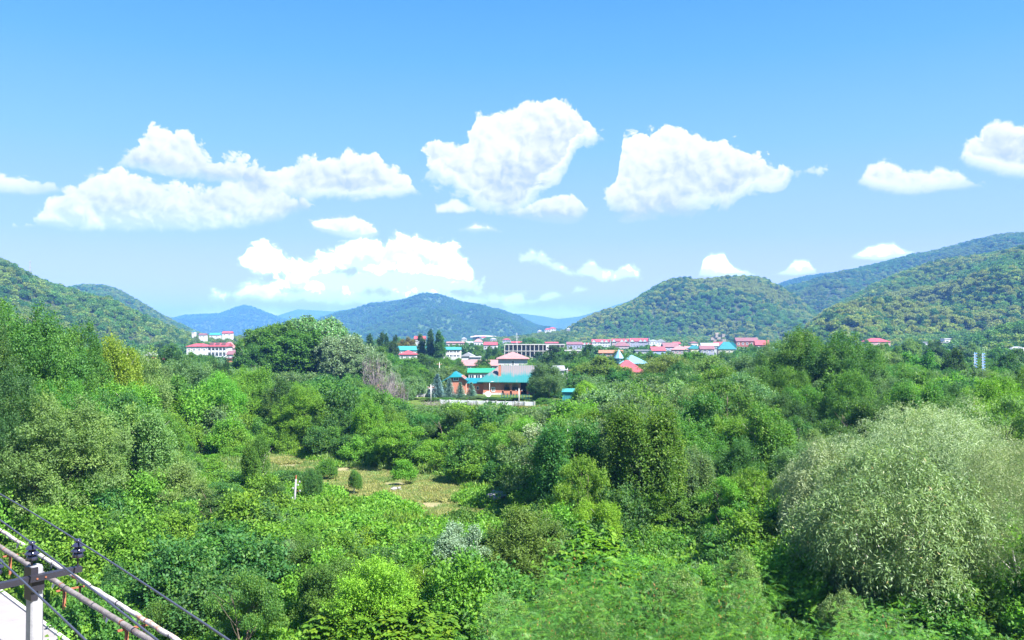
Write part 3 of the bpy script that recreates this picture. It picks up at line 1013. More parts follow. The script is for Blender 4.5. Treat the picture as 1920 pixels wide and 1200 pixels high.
def make_hill(ridge, Yr, Yf, Yb, amp, seed, spacing_m, label, wood, crown=7.2, mat='hill_near', nc=150, power=1.0, csc=1.0, Yf2=None, gfreq=200.0):
    """a wooded hill: a ridge line at distance Yr, a front slope down to Yf, a back slope to Yb"""
    rp = sorted(ridge)
    px0, px1 = rp[0][0], rp[-1][0]
    cols = np.linspace(px0, px1, nc)
    pyr = np.interp(cols, [p[0] for p in rp], [p[1] for p in rp])
    # smooth the ridge a little
    k = np.array([1, 2, 3, 2, 1.0]); k /= k.sum()
    pyr = np.convolve(np.pad(pyr, 2, mode='edge'), k, 'valid')
    Yra = Yr if hasattr(Yr, '__len__') else (Yr, Yr)
    yr = np.linspace(Yra[0], Yra[1], nc)
    yf = np.linspace(Yf, Yf2 or Yf, nc)
    zr = CAMZ - (pyr - HOR) / F * yr - (crown * 0.98 if spacing_m else 0)
    nt = 44
    T = np.concatenate([np.linspace(0, 1, nt), np.linspace(1, 1.999, 14)[1:]])
    V = np.zeros((len(T), nc, 3))
    for j, t in enumerate(T):
        for i in range(nc):
            if t <= 1:
                Y = yf[i] + (yr[i] - yf[i]) * t
                f = (0.5 - 0.5 * math.cos(math.pi * t)) * 0.45 + 0.55 * (1 - (1 - t) ** 1.6)
                f = f ** power
            else:
                Y = yr[i] + (Yb - yr[i]) * (t - 1)
                f = math.cos((t - 1) * math.pi / 2)
            x = (cols[i] - 960) / F * Y
            e = min(1.0, i / 7.0, (nc - 1 - i) / 7.0) if (px0 > 0 and px1 < 1920) else 1.0
            g = mnoise.noise((x / gfreq + seed, Y / (gfreq * 1.5), seed * 1.7)) + 0.45 * mnoise.noise((x / gfreq * 2.3, Y / gfreq * 1.6, seed * 3.1))
            w = math.sin(math.pi * min(1.0, t) ** 0.8) if t <= 1 else math.sin(math.pi * (t - 1)) * 0.4
            z = -3 + (zr[i] + 3) * f + g * amp * w * min(1.0, max(zr[i], 0) / 60 + 0.15)
            V[j, i] = (x, Y, z)
    nT = len(T)
    q = (np.arange(nT - 1)[:, None] * nc + np.arange(nc - 1)[None, :]).ravel()
    Fc = np.stack([q, q + 1, q + 1 + nc, q + nc], 1)
    o = link(bpy.data.objects.new('hill', np_mesh('hill', V.reshape(-1, 3), Fc, M[mat], smooth=True)))
    tag(o, label, kind='structure')
    HILLS.append((cols, V[:nt], yf, yr))
    if spacing_m:
        g = seeded(int(seed * 10))
        A = V[:-5]
        e1 = np.linalg.norm(A[1:, :-1] - A[:-1, :-1], axis=-1)
        e2 = np.linalg.norm(A[:-1, 1:] - A[:-1, :-1], axis=-1)
        area = (e1 * e2).ravel()
        n = int(area.sum() / spacing_m ** 2)
        cell = g.choice(len(area), n, p=area / area.sum())
        cj, ci = cell // (nc - 1), cell % (nc - 1)
        u, v = g.random(n)[:, None], g.random(n)[:, None]
        P = A[cj, ci] * (1 - u) * (1 - v) + A[cj, ci + 1] * u * (1 - v) + A[cj + 1, ci] * (1 - u) * v + A[cj + 1, ci + 1] * u * v
        ok = P[:, 2] > -1.5
        P = P[ok]
        n = len(P)
        s = g.uniform(0.65, 1.2, n) * crown / 9.0 * csc
        S = np.stack([s * g.uniform(0.85, 1.15, n), s, s * g.uniform(0.8, 1.15, n)], 1)
        # patches of one kind: pick by noise
        nz = np.array([mnoise.noise((p[0] / 130, p[1] / 200, p[2] / 60 + seed)) for p in P])
        pick = np.clip(((nz * 1.35 + 0.5) * 5 + g.normal(size=n) * 0.75).astype(int), 0, 4)
        scatter('forest', wood, P, S, rots(n, g, 0.08), HILL_FAR_LIB if mat == 'hill_far' else (HILL_WARM_LIB if 8.5 < seed < 10 else HILL_LIB), pick)


# farthest first
make_hill([(930, 600), (955, 588), (980, 588), (1010, 592), (1045, 598), (1085, 594), (1120, 584), (1150, 574), (1180, 566), (1215, 560), (1260, 555), (1330, 553), (1400, 560)],
          6500, 5200, 8000, 60, 1.3, 0, 'far blue mountain ridge behind the middle of the valley', None, mat='hill_far', gfreq=700)
make_hill([(500, 604), (525, 590), (558, 580), (590, 582), (625, 584), (650, 580), (680, 586), (730, 596), (780, 606)],
          8000, 6500, 9500, 50, 2.1, 0, 'faint blue mountain ridge seen between two nearer peaks', None, mat='hill_far', gfreq=700)
make_hill([(250, 606), (320, 596), (345, 590), (380, 588), (415, 586), (440, 576), (457, 571), (475, 575), (500, 586), (530, 598), (560, 606), (610, 618)],
          5600, 4300, 7000, 70, 3.7, 16, 'blue mountain with a single rounded peak left of the big tree', 'distant blue forest on the rounded peak left of the big tree', mat='hill_far', gfreq=500, crown=11)
make_hill([(560, 612), (600, 596), (640, 584), (690, 575), (730, 571), (765, 562), (795, 553), (825, 552), (850, 560), (885, 574), (925, 588), (965, 598), (1000, 606), (1060, 618), (1120, 626)],
          3700, 2300, 5000, 90, 4.9, 11, 'broad blue-green wooded mountain behind the middle of the town', 'forest covering the broad mountain behind the town', mat='hill_far', gfreq=330, nc=170, crown=9)
make_hill([(1400, 560), (1440, 541), (1470, 528), (1510, 517), (1545, 512), (1590, 510), (1650, 505), (1720, 500)],
          3300, 2500, 4200, 50, 5.5, 10, 'bluish ridge seen just behind the high ridge on the right', 'forest on the bluish far ridge on the right', mat='hill_far', gfreq=300)
make_hill([(90, 545), (120, 538), (150, 533), (185, 533), (210, 538), (240, 553), (270, 571), (300, 588), (335, 606), (370, 622), (400, 634), (440, 640)],
          2100, 1500, 2900, 40, 6.2, 9, 'teal green wooded hill behind the near left slope', 'forest on the teal hill behind the left slope', gfreq=220)
make_hill([(1420, 575), (1470, 548), (1540, 522), (1600, 505), (1700, 478), (1760, 466), (1820, 452), (1880, 440), (1920, 437), (2000, 428), (2120, 430), (2300, 470)],
          2300, 1500, 3300, 70, 7.4, 8.5, 'high wooded ridge rising to the right edge', 'forest on the high ridge at the right', gfreq=260, nc=170)
make_hill([(1010, 634), (1040, 630), (1065, 618), (1100, 600), (1140, 583), (1180, 566), (1215, 552), (1245, 541), (1280, 535), (1320, 538), (1360, 530), (1400, 528), (1430, 533), (1460, 548), (1500, 570), (1535, 592), (1580, 612), (1650, 628)],
          1750, 1080, 2500, 55, 8.8, 6.6, 'rounded wooded hill behind the row of red roofed houses', 'forest on the rounded hill behind the red roofed houses', gfreq=190, nc=190)
make_hill([(1500, 622), (1530, 596), (1560, 578), (1600, 556), (1650, 532), (1700, 514), (1750, 502), (1800, 488), (1860, 474), (1920, 465), (2000, 452), (2120, 450), (2300, 480)],
          1400, 640, 2300, 60, 9.6, 6.2, 'near wooded hillside filling the right edge below the high ridge', 'mixed forest on the near hillside at the right', gfreq=170, nc=190)
make_hill([(-380, 455), (-200, 452), (-60, 470), (0, 488), (30, 502), (60, 522), (100, 537), (150, 552), (200, 570), (250, 590), (300, 607), (340, 622), (365, 632), (400, 640), (440, 644)],
          (900, 1150), 420, 1900, 38, 10.5, 6.0, 'near wooded slope falling from the left edge to the town', 'broad-leaved forest on the slope at the left', gfreq=130, nc=190, Yf2=700)
make_hill([(1790, 645), (1830, 628), (1870, 614), (1920, 604), (2000, 590), (2150, 585)],
          (620, 560), 430, 900, 10, 11.7, 6.5, 'small spur of woodland at the right edge behind the sheds', 'browning trees on the small spur at the right edge', gfreq=110, nc=60)


# ------------------------------------------------------------------ the town
M['white_wall'] = plain('white_wall', (0.470, 0.470, 0.479), 0.8, 0.08, 0.5, streak=0.25)
M['cream_wall'] = plain('cream_wall', (0.420, 0.395, 0.302), 0.8, 0.08, 0.5, streak=0.2)
M['lilac_wall'] = plain('lilac_wall', (0.252, 0.252, 0.353), 0.8, 0.1, 0.5, streak=0.2)
M['pink_wall'] = plain('pink_wall', (0.353, 0.235, 0.252), 0.8, 0.1, 0.5, streak=0.2)
M['blue_wall'] = plain('blue_wall', (0.210, 0.302, 0.487), 0.8, 0.1, 0.5, streak=0.2)
M['green_wall'] = plain('green_wall', (0.143, 0.302, 0.210), 0.8, 0.1, 0.5, streak=0.2)
M['tan_wall'] = plain('tan_wall', (0.302, 0.210, 0.143), 0.85, 0.1, 0.5, streak=0.2)
M['red_roof'] = plain('red_roof', (0.30, 0.062, 0.075), 0.55, 0.14, 0.8, streak=0.2)
M['pink_roof'] = plain('pink_roof', (0.277, 0.151, 0.147), 0.6, 0.12, 0.8, streak=0.25)
M['brown_roof'] = plain('brown_roof', (0.168, 0.080, 0.092), 0.6, 0.12, 0.8, streak=0.2)
M['orange_roof'] = plain('orange_roof', (0.302, 0.134, 0.084), 0.7, 0.14, 0.8, streak=0.2)
M['green_roof'] = plain('green_roof', (0.025, 0.227, 0.118), 0.45, 0.12, 0.8, streak=0.1)
M['teal_roof'] = plain('teal_roof', (0.010, 0.143, 0.168), 0.4, 0.12, 0.8, streak=0.1)


def worn_roof():
    m, t = new_mat('worn_teal_roof')
    tc = t.node('ShaderNodeTexCoord')
    v = tc.outputs['Object']
    sp = t.node('ShaderNodeSeparateXYZ')
    t.l.new(v, sp.inputs[0])
    mp = t.node('ShaderNodeMapping')
    t.l.new(v, mp.inputs[0])
    mp.inputs['Scale'].default_value = (1.0, 0.12, 0.12)
    st = t.noise(mp.outputs[0], 1.3, 4, 0.7)
    n = t.noise(v, 0.35, 3, 0.6)
    h = t.maprange(sp.outputs[2], 4.0, 6.6, 0.0, 1.0)
    f = t.math('ADD', t.math('ADD', h, t.math('MULTIPLY', t.math('SUBTRACT', st, 0.5), 1.1)), t.math('MULTIPLY', t.math('SUBTRACT', n, 0.5), 0.7))
    c = t.mix(t.maprange(f, 0.15, 0.6, 0.0, 0.92), (0.014, 0.13, 0.13, 1), (0.17, 0.125, 0.12, 1))
    p = t.node('ShaderNodeBsdfPrincipled')
    t.put(p.inputs['Base Color'], c)
    p.inputs['Roughness'].default_value = 0.5
    finish(t, p.outputs[0])
    return m


M['sky_roof'] = plain('sky_roof', (0.143, 0.286, 0.361), 0.45, 0.1, 0.8, streak=0.1)
M['grey_roof'] = plain('grey_roof', (0.252, 0.260, 0.286), 0.6, 0.12, 0.8, streak=0.2)
M['worn_teal_roof'] = worn_roof()
M['concrete'] = plain('concrete', (0.403, 0.395, 0.378), 0.85, 0.15, 0.8, 0.01, streak=0.4)
M['frame_white'] = plain('frame_white', (0.75, 0.75, 0.74), 0.5, 0.05)
M['glass'] = plain('glass', (0.03, 0.045, 0.07), 0.08, 0.1, 0.3, spec=0.6)
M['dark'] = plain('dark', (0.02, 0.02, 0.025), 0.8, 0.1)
M['wood'] = plain('wood', (0.30, 0.17, 0.08), 0.7, 0.25, 2.0)
M['rust'] = plain('rust', (0.26, 0.09, 0.045), 0.85, 0.25, 3, 0.01)
M['metal_grey'] = plain('metal_grey', (0.35, 0.36, 0.38), 0.45, 0.12, 2, metal=0.4)
M['white_paint'] = plain('white_paint', (0.521, 0.529, 0.546), 0.5, 0.08, 1.5, streak=0.2)
M['wall_white'] = plain('wall_white', (0.62, 0.62, 0.66), 0.8, 0.14, 0.8, streak=0.6)
M['road_cut'] = plain('road_cut', (0.30, 0.27, 0.25), 0.9, 0.2, 0.1)
M['turquoise_paint'] = plain('turquoise_paint', (0.042, 0.227, 0.244), 0.5, 0.12, 0.8, streak=0.2)


def brick_mat(name, c1=(0.40, 0.12, 0.065), c2=(0.33, 0.09, 0.05), mortar=(0.42, 0.33, 0.27), scale=3.4):
    m, t = new_mat(name)
    tc = t.node('ShaderNodeTexCoord')
    mp = t.node('ShaderNodeMapping')
    t.l.new(tc.outputs['Object'], mp.inputs[0])
    mp.inputs['Rotation'].default_value = (R(90), 0, 0)
    br = t.node('ShaderNodeTexBrick')
    t.l.new(mp.outputs[0], br.inputs[0])
    br.inputs['Color1'].default_value = (*c1, 1)
    br.inputs['Color2'].default_value = (*c2, 1)
    br.inputs['Mortar'].default_value = (*mortar, 1)
    br.inputs['Scale'].default_value = scale
    br.inputs['Mortar Size'].default_value = 0.015
    n = t.noise(tc.outputs['Object'], 0.7, 5, 0.6)
    c = t.mix(t.maprange(n, 0.45, 0.75, 0, 0.35), br.outputs[0], (0.46, 0.2, 0.13, 1))
    p = t.node('ShaderNodeBsdfPrincipled')
    t.put(p.inputs['Base Color'], c)
    p.inputs['Roughness'].default_value = 0.85
    finish(t, p.outputs[0])
    return m


M['brick'] = brick_mat('brick')
M['brick_dark'] = brick_mat('brick_dark', (0.30, 0.08, 0.07), (0.24, 0.06, 0.05), (0.3, 0.2, 0.18))
PROTECT = []      # (px0, px1, lowest row that must stay visible, distance)
WINMESH = {}


def win_meshes(w, h, mull, framemat):
    k = (round(w, 2), round(h, 2), mull, framemat.name)
    if k not in WINMESH:
        f = MB()
        b = min(0.14, w * 0.12)
        f.box(-w / 2, w / 2, -0.07, 0.02, -h / 2, -h / 2 + b).box(-w / 2, w / 2, -0.07, 0.02, h / 2 - b, h / 2)
        f.box(-w / 2, -w / 2 + b, -0.07, 0.02, -h / 2 + b, h / 2 - b).box(w / 2 - b, w / 2, -0.07, 0.02, -h / 2 + b, h / 2 - b)
        for q in range(mull):
            x = -w / 2 + w * (q + 1) / (mull + 1)
            f.box(x - b * 0.35, x + b * 0.35, -0.06, 0.02, -h / 2 + b, h / 2 - b)
        g = MB().box(-w / 2 + b, w / 2 - b, -0.03, 0.02, -h / 2 + b, h / 2 - b)
        WINMESH[k] = (f.mesh('window', framemat), g.mesh('pane', M['glass']))
    return WINMESH[k]


def window(parent, x, z, w, h, y=0.0, mull=1, mat=None, rz=0.0):
    fm, gm = win_meshes(w, h, mull, mat or M['frame_white'])
    f = link(bpy.data.objects.new('window', fm), parent)
    f.location = (x, y, z)
    f.rotation_euler = (0, 0, rz)
    link(bpy.data.objects.new('pane', gm), f)
    return f


def roof_mesh(kind, w, d, h, rh, oh, ridge=None, th=0.16):
    """roof solid over a box w x d whose front wall stands at y = 0"""
    x0, x1, y0, y1 = -w / 2 - oh, w / 2 + oh, -oh, d + oh
    z0, zt = h - 0.02, h + rh
    ym = (y0 + y1) / 2
    mb = MB()
    if kind == 'flat':
        return mb.box(x0, x1, y0, y1, h, h + rh)
    base = [(x0, y0, z0), (x1, y0, z0), (x1, y1, z0), (x0, y1, z0), (x0, y0, z0 + th), (x1, y0, z0 + th), (x1, y1, z0 + th), (x0, y1, z0 + th)]
    side = [(0, 3, 2, 1), (0, 1, 5, 4), (1, 2, 6, 5), (2, 3, 7, 6), (3, 0, 4, 7)]
    if kind == 'gable':
        a, b = (x0, ym, zt), (x1, ym, zt)
    elif kind == 'hip':
        rl = ridge if ridge is not None else max(0.3, w - d)
        a, b = (-rl / 2, ym, zt), (rl / 2, ym, zt)
    else:   # 'front': ridge runs away from the viewer, gable faces him
        return mb.poly(base + [(0, y0, zt), (0, y1, zt)], side + [(4, 5, 8), (6, 7, 9), (5, 6, 9, 8), (7, 4, 8, 9)])
    return mb.poly(base + [a, b], side + [(4, 5, 9, 8), (6, 7, 8, 9), (5, 6, 9), (7, 4, 8)])


def house(name, label, cat, px, Y, w, d, h, roof, rh, wall, rmat, wins=(), rz=0.0, oh=0.4, base=0.0, ridge=None, chimney=None, group=None, see=None, door=None):
    """wins: (columns, sill-centre height, width, height, mullions)"""
    p = at(px, Y, base)
    root = empty(name, p, rz, label, cat, group)
    MB().box(-w / 2, w / 2, 0, d, -0.5, h).build('wall', M[wall], root)
    r = roof_mesh(roof, w, d, h, rh, oh, ridge).build('roof', M[rmat], root)
    for cols, zc, ww, wh, mu in wins:
        for k in range(cols):
            x = -w / 2 + w * (k + 0.5) / cols
            window(root, x, zc, ww, wh, 0.0, mu)
    if wins:
        for k in range(max(1, int(d / 4))):
            window(root, w / 2 if px < 960 else -w / 2, wins[0][1], wins[0][2], wins[0][3], d * (k + 0.5) / max(1, int(d / 4)), wins[0][4], rz=R(90 if px < 960 else -90))
    if chimney:
        cx, cyy, ch = chimney
        MB().box(cx - 0.35, cx + 0.35, cyy - 0.35, cyy + 0.35, h, h + ch).build('chimney', M['brick'], r)
    if door is not None:
        MB().box(door - 0.5, door + 0.5, -0.06, 0.05, 0, 2.1).build('door', M['wood'], root)
    hw = w / 2 * F / Y
    if see is not None:
        PROTECT.append((px - hw, px + hw, see, Y))
    return root


def px_house(name, label, px0, px1, ytop, yeave, Y, roof, wall, rmat, wins=(), see=None, d=None, **kw):
    """size a building from its outline in the photograph; it stands on the valley floor"""
    w = (px1 - px0) / F * Y
    ze, zt = zat(yeave, Y), zat(ytop, Y)
    oh = kw.pop('oh', 0.35)
    return house(name, label, 'house' if 'cat' not in kw else kw.pop('cat'), (px0 + px1) / 2, Y, w - 2 * oh, d or max(6.0, w * 0.6), ze, roof, max(0.3, zt - ze), wall, rmat, wins, oh=oh, see=see, **kw)


# --- red brick house with the big worn teal roof -------------------------------------------------
def brick_villa():
    Y = 214.0
    s = F / Y
    root = empty('brick_house', at(950, Y), 0, 'long red brick house with big worn teal hipped roof and brick chimney', 'house')
    X = lambda px: (px - 950) / s
    Z = lambda py: zat(py, Y)
    eave, ridge = Z(714.5), Z(686)
    x0, x1, xp, xr = X(906), X(942), X(942), X(1012)
    MB().box(x0, x1, 0, 9, -0.4, eave).build('wall', M['brick'], root)
    # recessed porch bay with carved wooden arches, then the garage-like passage, its inner shade a dark sheet
    MB().box(xp, xr, 2.0, 9, -0.4, eave).build('porch_wall', M['tan_wall'], root)
    MB().box(xp, X(975), 0.0, 0.25, -0.4, 1.0).build('porch_parapet', M['brick'], root)
    for px in (942.8, 958, 974.5, 989):
        MB().box(X(px) - 0.22, X(px) + 0.22, 0, 0.45, -0.4, eave).build('pillar', M['brick'], root)
    for a, b in ((943, 958), (958, 974.5)):
        c, hw = (X(a) + X(b)) / 2, (X(b) - X(a)) / 2 - 0.22
        mb = MB()
        prev = None
        zt = eave - 0.1
        for k in range(9):
            t = -1 + 2 * k / 8
            p = (c + hw * t, zt - 0.55 - 0.85 * (abs(t) ** 1.7))
            if prev:
                mb.poly([(prev[0], 0.1, zt), (p[0], 0.1, zt), (p[0], 0.1, p[1]), (prev[0], 0.1, prev[1]),
                         (prev[0], 0.25, zt), (p[0], 0.25, zt), (p[0], 0.25, p[1]), (prev[0], 0.25, prev[1])],
                        [(0, 1, 2, 3), (7, 6, 5, 4), (3, 2, 6, 7)])
            prev = p
        mb.build('carved_arch', M['wood'], root)
        window(root, c, 1.55, hw * 1.5, 0.8, 2.0, 2, M['wood'])
        MB().box(c - hw, c + hw, 0.08, 0.18, 1.0, 1.12).build('railing', M['wood'], root)
    MB().box(X(976), X(988), 1.9, 1.99, 0, eave - 0.3).build('gateway_shade', M['dark'], root)  # near-black sheet on the wall, shade inside the passage put into its colour
    window(root, X(925), (Z(726) + Z(734)) / 2, 0.85, 1.05, 0.0, 1, M['frame_white'])
    window(root, X(1000), 1.6, 1.2, 1.2, 2.0, 1)
    # roof: hipped left end, long ridge, plus the front slope over the porch dropping a little lower
    xl, xrr = X(895), X(1022)
    yl, yb = -0.9, 10.0
    ym = 4.4
    zb = eave - 0.25
    pts = [(xl, yl, zb), (xrr, yl, zb - 0.15), (xrr, yb, zb), (xl, yb, zb), (X(938), ym, ridge), (xrr, ym, ridge),
           (xl, yl, zb + .16), (xrr, yl, zb + .01), (xrr, yb, zb + .16), (xl, yb, zb + .16)]
    r = MB().poly(pts, [(0, 3, 2, 1), (0, 1, 7, 6), (1, 2, 8, 7), (2, 3, 9, 8), (3, 0, 6, 9), (6, 7, 5, 4), (8, 9, 4, 5), (9, 6, 4), (7, 8, 5)]).build('roof', M['worn_teal_roof'], root)
    # standing seams of the sheet roof
    sm = MB()
    for k in range(24):
        t = (k + 0.5) / 24
        x = X(938) + (xrr - X(938)) * t
        a, b = Vector((x, yl, zb + 0.05)), Vector((x, ym, ridge))
        n = Vector((0, -(b.z - a.z), (b.y - a.y))).normalized() * 0.05
        w = Vector((0.03, 0, 0))
        sm.poly([a - w, a + w, b + w, b - w, a - w + n, a + w + n, b + w + n, b - w + n], [(4, 5, 6, 7), (0, 1, 5, 4), (1, 2, 6, 5), (3, 0, 4, 7)])
    sm.build('roof_seam', M['teal_roof'], r)['kind'] = 'stuff'
    ch = MB().box(X(934.5), X(939.5), 0.9, 1.7, eave, Z(684)).build('chimney', M['brick'], r)
    MB().box(X(934.5) - 0.08, X(939.5) + 0.08, 0.82, 1.78, Z(684), Z(684) + 0.15).build('chimney_cap', M['concrete'], ch)
    MB().box(x0 - 0.05, xp, -0.06, 0.0, -0.4, 0.55).build('plinth', M['concrete'], root)
    PROTECT.append((900, 992, 737, Y - 1))
    # --- link with small arched window
    lk = empty('brick_passage', at(890, Y + 1.5), 0, 'low brick passage with arched window and blue-green roof joining the two brick houses', 'house')
    s2 = F / (Y + 1.5)
    W2 = 32 / s2
    MB().box(-W2 / 2, W2 / 2 - 0.01, 0, 4, -0.4, zat(719, Y)).build('wall', M['brick'], lk)
    MB().poly([(-W2 / 2 - .3, -.5, zat(719.5, Y)), (W2 / 2 - 0.02, -.5, zat(719.5, Y)), (W2 / 2 - 0.02, 4.3, zat(712, Y)), (-W2 / 2 - .3, 4.3, zat(712, Y)),
               (-W2 / 2 - .3, -.5, zat(718.5, Y)), (W2 / 2 - 0.02, -.5, zat(718.5, Y)), (W2 / 2 - 0.02, 4.3, zat(710.5, Y)), (-W2 / 2 - .3, 4.3, zat(710.5, Y))],
              [(0, 3, 2, 1), (4, 5, 6, 7), (0, 1, 5, 4), (1, 2, 6, 5), (2, 3, 7, 6), (3, 0, 4, 7)]).build('roof', M['teal_roof'], lk)
    f = window(lk, (896 - 890) / s2, zat(728, Y), 0.6, 0.9, 0.0, 0, M['frame_white'])
    MB().lathe([(0.0, -0.04), (0.3, -0.04), (0.3, 0.02)], n=12).build('arch_light', M['glass'], f).matrix_local = Matrix.Translation((0, 0, 0.45)) @ Matrix.Rotation(R(90), 4, 'X')
    PROTECT.append((874, 906, 737, Y - 1))
    # --- left brick wing
    wx = empty('brick_house', at(859, Y - 2.5), 0, 'small red brick house with bright teal roof and dormer window', 'house')
    s3 = F / (Y - 2.5)
    Yw = Y - 2.5
    X3 = lambda px: (px - 859) / s3
    ev = zat(712, Yw)
    MB().box(X3(843), X3(874), 0, 8, -0.4, ev).build('wall', M['brick'], wx)
    # gable that faces the viewer: clipped top under a half hip
    MB().poly([(X3(843), 0, ev), (X3(874), 0, ev), (X3(866), 0, zat(705.5, Yw)), (X3(851), 0, zat(705.5, Yw)),
               (X3(843), 7.9, ev), (X3(874), 7.9, ev), (X3(866), 7.9, zat(705.5, Yw)), (X3(851), 7.9, zat(705.5, Yw))],
              [(0, 1, 2, 3), (7, 6, 5, 4), (1, 5, 6, 2), (3, 2, 6, 7), (0, 3, 7, 4)]).build('gable', M['brick_dark'], wx)
    top = zat(698, Yw)
    rf = MB()
    A = [(X3(828), -0.6, zat(715, Yw)), (X3(844), -0.6, zat(706.5, Yw)), (X3(866), -0.6, zat(706, Yw)), (X3(877), -0.6, zat(713.5, Yw)), (X3(850), 1.6, top), (X3(853), 1.6, top)]
    B = [(X3(828), 8.4, zat(715, Yw)), (X3(877), 8.4, zat(713.5, Yw)), (X3(852), 8.4, top)]
    th = 0.14
    pts = A + B + [(p[0], p[1], p[2] - th) for p in A + B]
    o9 = 9
    rf.poly(pts, [(1, 2, 5, 4), (0, 1, 4, 8, 6), (2, 3, 7, 8, 5), (4, 5, 8), (o9 + 4, o9 + 5, o9 + 2, o9 + 1), (o9 + 6, o9 + 8, o9 + 4, o9 + 1, o9), (o9 + 5, o9 + 8, o9 + 7, o9 + 3, o9 + 2),
                  (o9, o9 + 1, 1, 0), (o9 + 1, o9 + 2, 2, 1), (o9 + 2, o9 + 3, 3, 2), (6, 0, o9, o9 + 6), (3, 7, o9 + 7, o9 + 3)])
    rf.build('roof', M['teal_roof'], wx)
    window(wx, X3(855), zat(710.6, Yw), 1.3, 0.85, 0.0, 1, M['frame_white'])
    MB().box(X3(843), X3(874), -0.05, 0.0, -0.4, 0.5).build('plinth', M['concrete'], wx)
    PROTECT.append((828, 877, 716, Yw - 1))


brick_villa()

px_house('town_house', 'cream two-storey house with flat green roof behind the brick passage', 876, 928, 691, 699, 240, 'gable', 'cream_wall', 'green_roof', [(4, zat(706, 240), 1.5, 1.1, 1), (4, zat(721, 240), 1.5, 1.1, 1)], see=713, d=7)
px_house('town_house', 'tall white house with pinkish brown hipped roof right behind the teal roof', 930, 993, 660, 673, 282, 'hip', 'white_wall', 'pink_roof', [(1, zat(680.5, 282), 1.0, 1.5, 1)], see=686, oh=0.7, d=10)
px_house('town_house', 'long low building with plain pink roof left of the tall white house', 864, 934, 675, 686, 305, 'gable', 'white_wall', 'pink_roof', [(8, zat(689, 305), 1.3, 0.8, 1)], see=691, d=9)
px_house('shed', 'white gabled shed behind the long pink roof', 864, 890, 661, 668, 335, 'front', 'white_wall', 'grey_roof', see=674, cat='shed')
px_house('shed', 'long white shed sloping down beside the white gabled shed', 880, 902, 668, 670, 330, 'gable', 'white_wall', 'grey_roof', see=675, cat='shed')
px_house('town_house', 'long green walled building with turquoise roof half hidden by tall poplars', 738, 800, 649, 657, 400, 'gable', 'green_wall', 'turquoise_paint', [(9, zat(662, 400), 1.4, 1.2, 1), (9, zat(669, 400), 1.4, 1.2, 1)], see=671, d=12)
px_house('town_house', 'pale blue and white building with rows of windows right of the poplars', 822, 864, 651, 656, 395, 'gable', 'sky_wall' if 'sky_wall' in M else 'white_wall', 'turquoise_paint', [(6, zat(659, 395), 1.5, 1.2, 1), (6, zat(667, 395), 1.5, 1.2, 1)], see=675, d=10)
px_house('town_house', 'small white house with red hipped roof in front of the green walled building', 747, 781, 657, 665, 330, 'hip', 'white_wall', 'red_roof', [(3, zat(670, 330), 1.2, 1.1, 1)], see=672)
px_house('town_house', 'low house with orange roof gable below the big poplars', 716, 738, 713, 722, 215, 'gable', 'brick', 'orange_roof', [(2, 1.5, 1.0, 0.9, 1)], see=727, rz=R(-20), d=5)
px_house('town_house', 'red roof corner showing through the grey bare trees left of the orange gable', 690, 712, 708, 716, 222, 'gable', 'brick', 'red_roof', see=722, d=5)

# --- left of the big poplars
def apartment():
    Y = 450.0
    w = (425 - 351) / F * Y
    root = empty('apartment_block', at(388, Y), R(4), 'white three-storey apartment block with red roofs and balcony columns on the left', 'apartment block')
    h = zat(650, Y)
    hl = w * 0.5
    MB().box(-w / 2, 0, 0, 11, -1, h).build('wall', M['white_wall'], root)
    MB().box(0.01, w / 2, 1.2, 11, -1, h).build('wall', M['white_wall'], root)
    r = roof_mesh('hip', hl, 11, h, 1.6, 0.5, 4.0).build('roof', M['red_roof'], root)
    r.location.x = -hl / 2
    r2 = roof_mesh('gable', hl - 1.0, 11, h + 0.05, 1.9, 0.5).build('roof', M['red_roof'], root)
    r2.location = (hl / 2 + 0.55, 0, 0)
    for k in range(3):
        MB().box(hl * (0.2 + 0.3 * k) - 0.9, hl * (0.2 + 0.3 * k) + 0.9, 1, 3, h + 0.8, h + 2.1).build('dormer', M['brown_roof'], r2).location = (-hl / 2 - 0.55, 0, 0)
    for lv in range(3):
        z = h - 1.5 - 2.9 * lv
        for k in range(4):
            window(root, -w / 2 + hl * (k + 0.5) / 4, z, 1.2, 1.4, 0.0, 1)
        for k in range(5):
            window(root, hl * (k + 0.5) / 5, z, 1.1, 1.4, 1.2, 1)
        MB().box(0.2, w / 2 - 0.2, 0.02, 1.19, z - 1.35, z - 1.15).build('balcony_slab', M['white_paint'], root)
        for k in range(5):
            MB().box(hl * (k + 0.5) / 5 - 0.7, hl * (k + 0.5) / 5 + 0.7, 0.04, 0.1, z - 1.14, z - 0.4).build('railing', M['white_paint'], root)
    for k in range(6):
        MB().box(0.25 + (hl - 0.9) * k / 5, 0.6 + (hl - 0.9) * k / 5, -0.1, 0.2, -1, h).build('column', M['white_paint'], root)
    PROTECT.append((350, 426, 668, Y))


